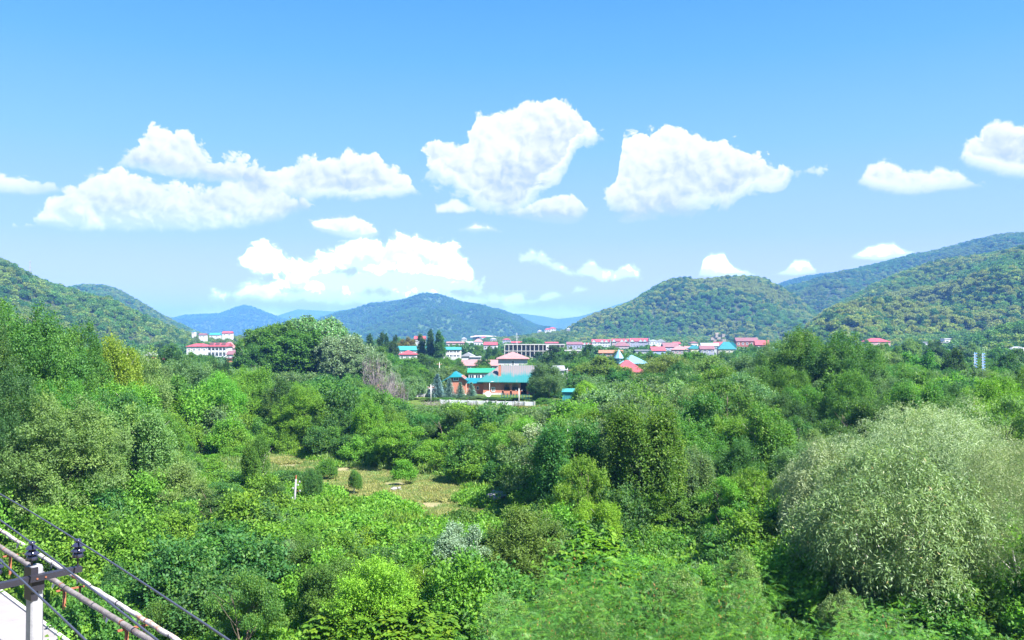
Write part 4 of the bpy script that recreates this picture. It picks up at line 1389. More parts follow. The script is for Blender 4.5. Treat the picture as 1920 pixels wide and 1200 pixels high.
apartment()
px_house('town_house', 'house with dull pink gabled roof right behind the apartment block', 424, 456, 646, 653, 480, 'gable', 'pink_wall', 'pink_roof', [(3, 5, 1.2, 1.2, 1)], see=660)
px_house('town_house', 'house with pale gable end rising behind the apartment block', 420, 435, 641, 649, 520, 'front', 'cream_wall', 'pink_roof', see=650)
px_house('town_house', 'lower house with lilac grey roof right of the apartment block', 424, 450, 658, 665, 400, 'gable', 'white_wall', 'brown_roof', [(3, zat(669, 400), 1, 1, 1)], see=672)
px_house('brick_shed', 'bright red brick shed beside the lilac roofed house', 424, 441, 671, 673, 340, 'flat', 'brick', 'brown_roof', see=684, cat='shed')
px_house('town_house', 'white gabled house at the foot of the left slope', 271, 285, 661, 668, 300, 'front', 'white_wall', 'grey_roof', see=678)
px_house('town_house', 'small house with red roof below the left slope', 280, 297, 670, 675, 275, 'gable', 'white_wall', 'red_roof', [(2, zat(679, 275), 0.9, 0.8, 1)], see=684)
for px0, px1, yt, ye, Y, wl, rf, lab, rt in (
        (359, 365, 620, 621.5, 900, 'white_wall', 'turquoise_paint', 'tiny white house with turquoise top on the rise above the apartment block', 'hip'),
        (372, 386, 625, 628, 850, 'white_wall', 'brown_roof', 'tiny house with maroon roof right of the turquoise topped one', 'gable'),
        (392, 412, 624, 628, 900, 'white_wall', 'turquoise_paint', 'tiny long house with turquoise roof in the far trees', 'gable'),
        (416, 435, 621, 625, 880, 'white_wall', 'red_roof', 'tiny white house with red roof on the far left rise', 'gable')):
    px_house('far_house', lab, px0, px1, yt, ye, Y, rt, wl, rf, [(2, zat(ye + 2.5, Y), 1.5, 1.3, 1)], see=ye + 1.5)


# --- unfinished concrete building
def concrete_frame():
    Y = 425.0
    s = F / Y
    root = empty('unfinished_building', at(1002, Y), R(-3), 'unfinished concrete frame building with open floors and thin columns', 'building')
    w = (1059 - 945) / s
    top = zat(645.5, Y)
    d = 12
    for k in range(4):
        z = top - 3.1 * k
        MB().box(-w / 2, w / 2, 0, d, z - 0.3, z).build('floor_slab', M['concrete'], root)
    for k in range(15):
        x = -w / 2 + 0.25 + (w - 0.5) * k / 14
        for y in (0.25, d - 0.25):
            MB().box(x - 0.16, x + 0.16, y - 0.16, y + 0.16, -1, top - 0.301).build('column', M['concrete'], root)
    MB().box(-w / 2 + 0.4, w / 2 - 0.4, d * 0.55, d * 0.55 + 0.2, -1, top - 0.31).build('inner_wall', M['grey_roof'], root)
    MB().box(w * 0.19, w * 0.24, 0.05, 3, -1, top - 0.302).build('stair_tower', M['white_wall'], root)
    for k in range(3):
        window(root, w * 0.215, top - 1.6 - 3.1 * k, 0.8, 1.1, 0.05, 0)
    MB().box(-w / 2, -w / 2 + 5, 0.1, 0.3, -1, top - 9.31).build('infill_wall', M['brick'], root)
    PROTECT.append((945, 1022, 668, Y))
    PROTECT.append((1022, 1050, 657, Y))


concrete_frame()
px_house('town_house', 'low unfinished brick building right of the concrete frame', 1058, 1090, 656, 658, 400, 'flat', 'brick_dark', 'concrete', [(6, zat(661.5, 400), 1.0, 1.2, 0)], see=664)


def mast():
    Y = 620.0
    root = empty('radio_mast', at(969, Y), 0, 'thin lattice radio mast above the concrete frame building', 'mast')
    top = zat(624, Y)
    a = MB()
    for sx, sy in ((-.6, -.6), (.6, -.6), (.6, .6), (-.6, .6)):
        a.tube([(sx, sy, 0), (sx * .5, sy * .5, top)], 0.09, 4)
    a.build('frame', M['metal_grey'], root)
    b = MB()
    for k in range(9):
        z0, z1 = top * k / 9, top * (k + 1) / 9
        f0, f1 = 1 - .5 * k / 9, 1 - .5 * (k + 1) / 9
        b.tube([(-.6 * f0, -.6 * f0, z0), (.6 * f1, -.6 * f1, z1)], 0.05, 3).tube([(.6 * f0, -.6 * f0, z0), (-.6 * f1, -.6 * f1, z1)], 0.05, 3)
    b.build('bracing', M['white_paint'], root)
    MB().box(-1.6, 1.6, -.1, .1, top - 3.0, top - 2.6).build('antenna_bar', M['metal_grey'], root)


mast()

# --- band of red roofed terraces under the rounded hill
terr = [(1077, 1111, 643, 646, 'lilac_wall', 'long lilac terrace with red roof, leftmost of the terraces under the rounded hill'),
        (1109, 1145, 636, 641, 'white_wall', 'white ended red roofed terrace, second from the left under the rounded hill'),
        (1147, 1181, 635, 640, 'pink_wall', 'red roofed pink terrace in the middle of the terrace row'),
        (1181, 1217, 634, 640, 'lilac_wall', 'red roofed lilac terrace right of the middle of the terrace row')]
for a, b, yt, ye, wl, lab in terr:
    Y = 880
    r = px_house('terrace', lab, a, b, yt, ye, Y, 'gable', wl, 'red_roof', [(7, zat(ye + 2.5, Y), 1.5, 1.5, 1), (7, zat(ye + 7, Y), 1.5, 1.5, 1)], see=650, d=9, rz=R(-6), group='red roofed terraces under the hill')
    w_ = (b - a) / F * Y - 0.7
    for k in range(3):
        x = -w_ / 2 + w_ * (k + 0.5) / 3 + (1.2 if k % 2 else -0.8)
        h_ = zat(ye, Y)
        MB().poly([(x - 2, -.55, h_ - .4), (x + 2, -.55, h_ - .4), (x, -.55, h_ + 2.3), (x - 2, 4, h_ - .4), (x + 2, 4, h_ - .4), (x, 4, h_ + 2.3)],
                  [(0, 1, 2), (5, 4, 3), (0, 3, 4, 1)]).build('gable', M['white_wall'], r)
        MB().poly([(x - 2.3, -.7, h_ - .5), (x, -.7, h_ + 2.55), (x + 2.3, -.7, h_ - .5), (x - 2.3, 4.2, h_ - .5), (x, 4.2, h_ + 2.55), (x + 2.3, 4.2, h_ - .5)],
                  [(0, 1, 4, 3), (1, 2, 5, 4)]).build('gable_roof', M['red_roof' if k != 1 else 'brown_roof'], r)
    MB().box(w_ / 2 + .01, w_ / 2 + .5, -.3, 9.2, -.5, zat(yt, Y) + .2).build('party_wall', M['white_wall'], r)
px_house('town_house', 'white flat topped house at the right end of the terrace row', 1217, 1233, 637, 639, 870, 'hip', 'white_wall', 'grey_roof', [(3, zat(643, 870), 1.6, 1.6, 1)], see=650)
px_house('town_house', 'white gabled house at the far right end of the terrace row', 1231, 1249, 636, 641, 880, 'front', 'white_wall', 'grey_roof', [(2, zat(645, 880), 1.6, 1.6, 1)], see=650)
rows = [
    (1152, 1182, 641, 649, 700, 'hip', 'pink_wall', 'brown_roof', 5, 'steep brown hipped roof house in front of the red terraces', 654),
    (1190, 1222, 656, 658, 500, 'flat', 'white_wall', 'grey_roof', 6, 'flat low white building in front of the terrace row', 664),
    (1122, 1168, 656.5, 662, 385, 'gable', 'tan_wall', 'orange_roof', 5, 'long low orange brown roof below the red terraces', 664),
    (1221, 1249, 650, 658, 500, 'gable', 'blue_wall', 'red_roof', 2, 'blue walled house with bright red roof right of the flat white building', 664),
    (1243, 1274, 642.5, 651, 560, 'gable', 'lilac_wall', 'brown_roof', 3, 'dull purple roofed house behind the bright red roof', 657),
    (1262, 1277, 641, 645, 600, 'gable', 'cream_wall', 'red_roof', 2, 'crimson roof peeping behind the purple roofed house', 650),
    (1258, 1291, 649.5, 656, 495, 'hip', 'pink_wall', 'pink_roof', 4, 'salmon pink hipped roof house left of the turquoise gable', 663),
    (1284, 1300, 649, 653, 540, 'gable', 'tan_wall', 'pink_roof', 2, 'narrow tan house between the salmon roof and the turquoise gable', 658),
    (1294, 1316, 647.5, 654, 500, 'front', 'cream_wall', 'turquoise_paint', 2, 'narrow house with bright turquoise gable in the right part of the town', 664),
    (1312, 1340, 648, 655, 480, 'gable', 'lilac_wall', 'brown_roof', 3, 'purple house with dark roof right of the turquoise gable', 664),
    (1314, 1348, 643, 649, 560, 'gable', 'white_wall', 'grey_roof', 3, 'long pale grey roof behind the purple house', 656),
    (1339, 1358, 641, 648, 575, 'gable', 'white_wall', 'red_roof', 2, 'bright red roof between the grey roof and the big teal roof', 654),
    (1346, 1381, 641, 655, 480, 'hip', 'cream_wall', 'teal_roof', 4, 'big steep teal roof with cream gable near the maroon brick house', 661),
    (1366, 1382, 641.5, 650, 490, 'front', 'white_wall', 'teal_roof', 1, 'white gable beside the big steep teal roof', 652),
    (1380, 1422, 633, 640, 600, 'gable', 'brick_dark', 'brown_roof', 5, 'large maroon brick house with brown purple roof at the right of the town', 650),
    (1416, 1443, 638, 647, 590, 'gable', 'brick_dark', 'red_roof', 2, 'red roof just right of the large maroon brick house', 648),
    (1294, 1310, 640, 643, 640, 'hip', 'white_wall', 'brown_roof', 2, 'small grey topped house behind the turquoise gable', 647),
    (906, 932, 641, 647, 650, 'gable', 'white_wall', 'red_roof', 4, 'white house with crimson roof left of the radio mast', 655),
    (836, 872, 640.5, 643, 700, 'gable', 'pink_wall', 'pink_roof', 7, 'long tan roofed building behind the pale blue building', 646),
    (888, 906, 635, 641, 800, 'hip', 'white_wall', 'pink_roof', 3, 'house with pale dome-like roof in the far town', 646),
    (776, 798, 630, 636, 560, 'gable', 'white_wall', 'red_roof', 2, 'pink roof rising behind the poplar columns', 642),
    (958, 985, 640, 643, 700, 'gable', 'white_wall', 'red_roof', 4, 'red roofed building behind the concrete frame', 645),
    (1022, 1048, 641, 643.5, 650, 'gable', 'white_wall', 'red_roof', 4, 'red roofed house right behind the concrete frame', 646),
    (1062, 1092, 641, 646, 820, 'gable', 'lilac_wall', 'brown_roof', 5, 'lilac building left of the red terraces', 655),
    (874, 888, 640, 643, 900, 'gable', 'white_wall', 'grey_roof', 2, 'white low house in the far town left of the dome-like roof', 645),
    (1036, 1060, 686, 695, 225, 'gable', 'white_wall', 'grey_roof', 2, 'small pale grey roof behind the tree right of the brick house', 697),
    (1624, 1671, 634, 641, 600, 'hip', 'pink_wall', 'red_roof', 3, 'salmon red hipped roof among the trees at the foot of the right hillside', 642),
    (1730, 1780, 641, 642.5, 700, 'flat', 'white_wall', 'grey_roof', 7, 'long flat white building at the foot of the right hillside', 645),
    (1770, 1783, 634.5, 636, 705, 'flat', 'white_wall', 'white_wall', 1, 'small white tower block at the end of the flat white building', 642),
    (1860, 1896, 646, 648, 540, 'flat', 'white_wall', 'grey_roof', 5, 'flat white roofed shed near the right edge', 651),
    (1893, 1935, 650, 659, 470, 'hip', 'tan_wall', 'grey_roof', 2, 'low shed with pale roof and orange wall at the right edge', 662)]
for a, b, yt, ye, Y, rt, wl, rf, nc, lab, see in rows:
    sc = Y / 480
    px_house('town_house', lab, a, b, yt, ye, Y, rt, wl, rf, [(nc, zat(ye, Y) - 1.3 * sc, 1.1 * sc, 1.2 * sc, 1)], see=see, rz=R((a * 7) % 17 - 8))

# light blue roof with pointed turret, red roof in front of it
tr = px_house('town_house', 'big light blue hipped roof with pointed corner turret', 1160, 1217, 666, 682, 300, 'hip', 'tan_wall', 'sky_roof', [(5, zat(686, 300), 1.4, 1.0, 1)], see=689, oh=0.8, d=12)
tw = MB()
tw.lathe([(1.5, 0.0), (1.5, zat(672, 300)), (1.9, zat(672, 300)), (0.02, zat(655, 300))], n=8)
t_ = tw.build('turret', M['sky_roof'], tr)
t_.location = ((1162 - 1188.5) / F * 300, 3.0, 0)
px_house('town_house', 'house with salmon red hipped roof and tan wall in front of the light blue roof', 1150, 1210, 676, 698, 235, 'hip', 'tan_wall', 'red_roof', [(9, zat(703, 235), 0.7, 0.8, 1), (9, zat(710, 235), 0.7, 0.8, 1)], see=716, d=9, ridge=1.0, oh=0.5)
MB_rock = MB()
gr_ = random.Random(4)
for k in range(14):
    x, z, w_, h_ = gr_.uniform(-7, 7), gr_.uniform(0, 11), gr_.uniform(2, 4), gr_.uniform(1.5, 4)
    o_ = [(x + gr_.uniform(-.8, .8) + dx * w_ / 2, dy * 2 + k * .2, z + dz * h_ / 2 + gr_.uniform(-.5, .5)) for dx, dy, dz in ((-1, -1, -1), (1, -1, -1), (1, 1, -1), (-1, 1, -1), (-1, -1, 1), (1, -1, 1), (1, 1, 1), (-1, 1, 1))]
    MB_rock.poly(o_, [(0, 3, 2, 1), (4, 5, 6, 7), (0, 1, 5, 4), (1, 2, 6, 5), (2, 3, 7, 6), (3, 0, 4, 7)])
rk = MB_rock.build('rock_outcrop', plain('rock', (0.26, 0.22, 0.19), 0.95, 0.3, 0.6))
rk.location = at(1347, 1010, 8.5)
tag(rk, 'pale bare rock outcrop above the town at the foot of the rounded hill', 'rock')
PROTECT.append((1339, 1356, 641, 1000))
# far away along the foot of the mountain
for i, (px, py, w, wl, rf, Y, lab) in enumerate([
        (893, 631, 14, 'white_wall', 'pink_roof', 1500, 'tiny white house at the foot of the mountain, left of the pale road'),
        (907, 633, 12, 'white_wall', 'red_roof', 1450, 'tiny house with reddish roof just below the pale road'),
        (870, 635, 10, 'cream_wall', 'grey_roof', 1350, 'tiny cream house left below the pale road'),
        (1012, 621, 9, 'white_wall', 'grey_roof', 1400, 'tiny white house on the far rise, left of the crimson roofs'),
        (1027, 618, 12, 'white_wall', 'red_roof', 1400, 'tiny white house with crimson roof on the far rise'),
        (1036, 616, 14, 'white_wall', 'red_roof', 1450, 'biggest crimson roof on the far rise'),
        (1066, 617, 7, 'cream_wall', 'grey_roof', 1500, 'tiny pale house alone on the far rise, right of the crimson roofs'),
        (950, 637, 16, 'lilac_wall', 'red_roof', 1000, 'far lilac house with red roof behind the radio mast'),
        (1000, 638, 14, 'white_wall', 'pink_roof', 950, 'far white house above the concrete frame building'),
        (925, 636, 12, 'white_wall', 'grey_roof', 1200, 'far grey roofed house left of the radio mast')]):
    px_house('far_house', lab, px - w / 2, px + w / 2, py - 2.5, py, Y, 'hip', wl, rf, [(3, zat(py + 2.2, Y), 2.0, 1.8, 1)], see=py + 5)
rd = MB()
for k in range(20):
    a, b = 882 + 54 * k / 20, 882 + 54 * (k + 1) / 20
    zf = lambda p: 13 + 2.0 * math.sin((p - 880) * 0.06)
    rd.poly([(*at(a, 1480)[:2], zf(a)), (*at(b, 1480)[:2], zf(b)), (*at(b, 1500)[:2], zf(b) + 2.2), (*at(a, 1500)[:2], zf(a) + 2.2)], [(0, 1, 2, 3)])
tag(rd.build('road', M['road_cut']), 'pale cutting of a hill road at the foot of the mountain', kind='structure')
# rise carrying the far houses
make_hill([(850, 646), (880, 639), (930, 632), (980, 629), (1020, 623), (1060, 621), (1100, 626), (1150, 640)], 1430, 950, 1900, 4, 12.4, 8.5, 'low wooded rise carrying far houses behind the town', 'trees on the low rise behind the town', gfreq=110, nc=70, crown=6)
make_hill([(330, 640), (360, 628), (400, 630), (440, 629), (480, 634), (560, 640)], 1050, 620, 1400, 4, 13.1, 8.5, 'low wooded rise behind the apartment block', 'trees on the low rise behind the apartment block', gfreq=110, nc=50, crown=6)

# --- things around the brick house ---------------------------------------------------------------
def wall_run(px0, Y0, px1, Y1, z0, z1, label, mat, name='boundary_wall', panels=8, cap=True):
    a, b = at(px0, Y0), at(px1, Y1)
    L = (b - a).length
    root = empty(name, a, math.atan2(b.y - a.y, b.x - a.x), label, 'wall')
    for k in range(panels):
        x = L * k / panels
        MB().box(x + 0.13, x + L / panels - 0.13, -0.06, 0.06, z0, z1).build('panel', M[mat], root)
    for k in range(panels + 1):
        x = L * k / panels
        MB().box(x - 0.12, x + 0.12, -0.12, 0.12, z0 - 0.3, z1 + 0.1).build('post', M['concrete'], root)
    return root


wall_run(826, 183, 1002, 177, 0, 1.05, 'long low white concrete wall in front of the brick houses', 'wall_white', panels=10)
PROTECT.append((835, 1000, 758.5, 174))
PROTECT.append((810, 996, 744, 201))
wall_run(745, 206, 808, 206, 0.2, 1.9, 'thin pale fence left of the blue spruces', 'grey_roof', 'fence', 5)


def rail_fence():
    a, b = at(940, 196), at(992, 192)
    L = (b - a).length
    root = empty('fence', a, math.atan2(b.y - a.y, b.x - a.x), 'turquoise railing fence in front of the brick porch', 'fence')
    n = 9
    for k in range(n + 1):
        MB().box(L * k / n - 0.04, L * k / n + 0.04, -0.04, 0.04, 0, 1.6).build('post', M['turquoise_paint'], root)
    for z in (0.3, 1.5):
        MB().box(0, L, -0.02, 0.02, z, z + 0.05).build('rail', M['turquoise_paint'], root)
    for k in range(n):
        mb = MB()
        for q in range(5):
            x = L * (k + (q + 0.5) / 5) / n
            mb.box(x - 0.012, x + 0.012, -0.012, 0.012, 0.35, 1.5)
        o = mb.build('bars', M['turquoise_paint'], root)
        o['kind'] = 'stuff'


rail_fence()


def lamp(px, Y, h, label):
    root = empty('street_lamp', at(px, Y), 0, label, 'street lamp')
    MB().tube([(0, 0, -0.2), (0, 0, h)], [0.07, 0.045], 8).build('pole', M['white_paint'], root, True)
    MB().tube([(0, 0, h), (0.15, 0, h + 0.25), (0.5, -0.1, h + 0.35)], 0.035, 6).build('arm', M['white_paint'], root, True)
    hd = MB().poly([(0.4, -0.2, h + 0.3), (0.95, -0.25, h + 0.34), (0.95, 0.02, h + 0.34), (0.4, 0.0, h + 0.3), (0.45, -0.15, h + 0.42), (0.85, -0.2, h + 0.46), (0.85, -0.02, h + 0.46), (0.45, -0.02, h + 0.42)],
                   [(0, 3, 2, 1), (4, 5, 6, 7), (0, 1, 5, 4), (1, 2, 6, 5), (2, 3, 7, 6), (3, 0, 4, 7)]).build('lamp_head', M['white_paint'], root)
    return root


lamp(918, 208, zat(719, 206), 'slim white street lamp before the brick wall with the small window')


def upole(px, Y, top, label, mat='concrete', r=0.13):
    root = empty('utility_pole', at(px, Y), R(10), label, 'utility pole')
    h = zat(top, Y)
    MB().tube([(0, 0, -0.3), (0, 0, h)], [r, r * 0.7], 8).build('pole', M[mat], root, True)
    MB().box(-0.7, 0.7, -0.05, 0.05, h - 0.5, h - 0.4).build('crossarm', M['rust'], root)
    for x in (-0.6, 0, 0.6):
        MB().lathe([(0.02, 0), (0.07, 0.03), (0.07, 0.1), (0.03, 0.16), (0.0, 0.17)], (x, 0, h - 0.4 if x else h), 8).build('insulator', M['white_paint'], root, True)


upole(973, 178, 729, 'stout white concrete pole standing at the low white wall')
upole(824, 235, 680, 'tall thin pale pole above the blue spruces')
upole(1064, 210, 691, 'white pole at the edge of the grey canopy right of the brick house')
upole(808, 190, 722, 'pale pole at the left end of the low white wall')


def dish():
    root = empty('satellite_dish', at(915, 188), 0, 'white round dish on a short post in front of the brick house', 'dish')
    MB().tube([(0, 0, 0), (0, 0, 1.4)], 0.05, 6).build('post', M['metal_grey'], root)
    d = MB().lathe([(0.0, 0.0), (0.25, 0.04), (0.45, 0.14), (0.6, 0.3), (0.62, 0.3), (0.45, 0.1), (0.25, 0.0), (0, -0.04)], n=18).build('reflector', M['white_paint'], root, True)
    d.location = (0, -0.1, 1.8)
    d.rotation_euler = (R(60), 0, R(15))


dish()


def canopy():
    root = empty('canopy', at(1047, 212), 0, 'pale grey canopy roof on thin posts right of the brick house', 'canopy')
    h = zat(690, 212)
    MB().poly([(-2, -2.5, h), (2.2, -2.5, h - 0.5), (2.2, 2.5, h - 0.5), (-2, 2.5, h), (-2, -2.5, h + .12), (2.2, -2.5, h - 0.38), (2.2, 2.5, h - 0.38), (-2, 2.5, h + .12)],
              [(0, 3, 2, 1), (4, 5, 6, 7), (0, 1, 5, 4), (1, 2, 6, 5), (2, 3, 7, 6), (3, 0, 4, 7)]).build('roof', M['grey_roof'], root)
    for x, y in ((-1.9, -2.4), (2.1, -2.4), (2.1, 2.4), (-1.9, 2.4)):
        MB().tube([(x, y, 0), (x, y, h - 0.5)], 0.06, 6).build('post', M['white_paint'], root)


canopy()


def car():
    root = empty('parked_car', at(1067, 205), R(80), 'small silver blue car parked under the trees right of the canopy', 'car')
    sx = [(-2.1, .45), (-2.05, .85), (-1.2, .98), (-0.65, 1.42), (0.75, 1.45), (1.45, 1.0), (2.05, .88), (2.12, .45)]
    pts = [(x, -.82 if z < 1.2 else -.66, z) for x, z in sx] + [(x, .82 if z < 1.2 else .66, z) for x, z in sx]
    n = len(sx)
    fs = [tuple(range(n))[::-1], tuple(range(n, 2 * n))] + [(i, (i + 1) % n, n + (i + 1) % n, n + i) for i in range(n)]
    MB().poly(pts, fs).build('body', M['car'], root)
    MB().poly([(-1.12, -.72, 1.0), (-.62, -.68, 1.37), (.72, -.68, 1.4), (1.32, -.72, 1.02), (-1.12, .72, 1.0), (-.62, .68, 1.37), (.72, .68, 1.4), (1.32, .72, 1.02)],
              [(0, 1, 2, 3), (7, 6, 5, 4), (0, 4, 5, 1), (2, 6, 7, 3)]).build('windows', M['glass'], root).scale = (1.01, 1.12, 1.0)
    for x in (-1.35, 1.35):
        for y in (-.78, .78):
            w = MB().lathe([(0, -.1), (.2, -.1), (.31, -.09), (.31, .09), (.2, .1), (0, .1)], n=14).build('wheel', M['dark'], root)
            w.location = (x, y, .31)
            w.rotation_euler = (R(90), 0, 0)


M['car'] = plain('car_paint', (0.30, 0.36, 0.5), 0.3, 0.03, spec=0.5)
car()


def tank():
    root = empty('shed', at(1066, 183), R(-6), 'turquoise sheet metal shed with sloping roof beside the leafy tree', 'shed')
    w, h = 2.6, zat(735, 183)
    MB().box(-w / 2, w / 2, 0, 3, -.3, h).build('wall', M['turquoise_paint'], root)
    MB().poly([(-w / 2 - .15, -.3, h), (w / 2 + .15, -.3, h), (w / 2 + .15, 3.2, h + .5), (-w / 2 - .15, 3.2, h + .5), (-w / 2 - .15, -.3, h + .08), (w / 2 + .15, -.3, h + .08), (w / 2 + .15, 3.2, h + .58), (-w / 2 - .15, 3.2, h + .58)],
              [(0, 3, 2, 1), (4, 5, 6, 7), (0, 1, 5, 4), (1, 2, 6, 5), (2, 3, 7, 6), (3, 0, 4, 7)]).build('roof', M['turquoise_paint'], root)
    for k in range(6):
        MB().box(-w / 2 + w * k / 5.5, -w / 2 + w * k / 5.5 + .05, -.03, 0, -.3, h - .02).build('rib', M['turquoise_paint'], root)
    PROTECT.append((1056, 1076, 748, 182))


tank()


def dome():
    root = empty('tent', at(806, 222), 0, 'grey rounded tent behind the first blue spruce', 'tent')
    mb = MB()
    mb.lathe([(2.0, 0), (1.98, 0.8), (1.75, 1.6), (1.2, 2.3), (0.55, 2.65), (0.0, 2.75)], n=16)
    mb.build('canvas', M['grey_roof'], root, True)
    MB().box(-.4, .4, -2.06, -1.9, 0, 1.3).build('flap', M['concrete'], root)


dome()


def lattice_pole(px, Y, ytop, ybot, label):
    root = empty('mast', at(px, Y), 0, label, 'mast')
    h = zat(ytop, Y)
    zb = zat(ybot, Y) - 1
    MB().tube([(0, 0, -.2), (0, 0, h)], [.12, .08], 8).build('pole', M['blue_paint'], root, True)
    z = h - .25
    while z > zb:
        MB().box(-.26, .26, -.08, .08, z - .15, z - .02).build('bracket', M['metal_grey'], root)
        MB().lathe([(.03, 0), (.14, .04), (.14, .1), (.05, .2)], (.3, 0, z), 8).build('insulator', M['blue_paint'], root, True)
        z -= .46


M['blue_paint'] = plain('blue_paint', (0.12, 0.26, 0.5), 0.4, 0.1)
lattice_pole(1827, 150, 661, 682, 'left of two blue masts with stacked white brackets among the trees on the right')
lattice_pole(1842, 152, 662, 686, 'right of two blue masts with stacked white brackets among the trees on the right')
PROTECT.append((1818, 1850, 682, 149))


def hill_mast():
    Y = 905.0
    zb, top = zat(528, Y), zat(489, Y)
    root = empty('pylon', at(55, Y, zb), 0, 'slender lattice pylon on the crest of the left slope', 'pylon')
    h = top - zb
    a = MB()
    for sx, sy in ((-1, -1), (1, -1), (1, 1), (-1, 1)):
        a.tube([(sx * .9, sy * .9, -6), (sx * .22, sy * .22, h)], 0.13, 4)
    a.build('legs_frame', M['metal_grey'], root)
    b = MB()
    for k in range(10):
        f0, f1 = .9 - .68 * k / 10, .9 - .68 * (k + 1) / 10
        b.tube([(-f0, -f0, h * k / 10), (f1, -f1, h * (k + 1) / 10)], .07, 3).tube([(f0, -f0, h * k / 10), (-f1, -f1, h * (k + 1) / 10)], .07, 3)
    b.build('bracing', M['metal_grey'], root)
    for z, w in ((h * .93, 1.6), (h * .68, 2.6), (h * .52, 3.2)):
        MB().box(-w, w, -.12, .12, z, z + .25).build('crossarm', M['metal_grey'], root)


hill_mast()

# ------------------------------------------------------------------ trees and bushes
GREENS = {
    'mid': (0.076, 0.188, 0.036),
    'bright': (0.120, 0.270, 0.034),
    'yellow': (0.182, 0.325, 0.033),
    'dark': (0.034, 0.098, 0.036),
    'grey': (0.115, 0.205, 0.092),
    'silver': (0.190, 0.260, 0.150),
    'olive': (0.160, 0.245, 0.072),
    'straw': (0.320, 0.320, 0.140),
    'deep': (0.052, 0.150, 0.042),
    'brown': (0.116, 0.177, 0.040),
    'blue': (0.165, 0.285, 0.275),
    'pale': (0.160, 0.265, 0.090),
    'locust': (0.057, 0.199, 0.029),
    'gold': (0.190, 0.165, 0.045),
}
WORDS = {'mid': 'mid green', 'bright': 'bright green', 'yellow': 'yellow green', 'dark': 'dark green', 'grey': 'grey green', 'silver': 'silvery green', 'olive': 'olive green',
         'deep': 'deep green', 'brown': 'brownish green', 'pale': 'pale green', 'gold': 'golden brown', 'blue': 'bluish'}
TG = seeded(2024)
PLACED = []


def plant(kind, loc, sx, sz, color, name, label, cat, group=None, variant=None, rz=None, sy=None):
    protos = PROTO[kind]
    cr, tr, H, Rr = protos[(variant if variant is not None else int(TG.integers(0, 99))) % len(protos)]
    rz = TG.uniform(0, 6.283) if rz is None else rz
    col = (*[c * f for c, f in zip(GREENS[color], TG.uniform(0.9, 1.1, 3))], 1)
    if tr is None:
        o = link(bpy.data.objects.new(name, cr))
        o.location, o.rotation_euler, o.scale = loc, (0, 0, rz), (sx, sy or sx, sz)
        o.color = col
        return tag(o, label, cat, group)
    root = empty(name, loc, rz, label, cat, group, (sx, sy or sx, sz))
    c = link(bpy.data.objects.new('crown', cr), root)
    c.color = col
    link(bpy.data.objects.new('trunk' if kind != 'bare' else 'branches', tr), root)
    return root


def tree_px(px, ytop, Y, wpx, kind, color, label, name='tree', cat='tree', variant=None, group=None, flat=1.0):
    H0, R0 = PROTO[kind][(variant or 0) % len(PROTO[kind])][2:]
    h = zat(ytop, Y)
    p = at(px, Y)
    p.z = gz(p.x, p.y) if Y < 260 else 0.0
    sx = wpx / F * Y / 2 / R0
    PLACED.append((p.x, p.y, wpx / F * Y / 2))
    return plant(kind, p, sx, (h - p.z) / H0, color, name, label, cat, group, variant if variant is not None else 0)


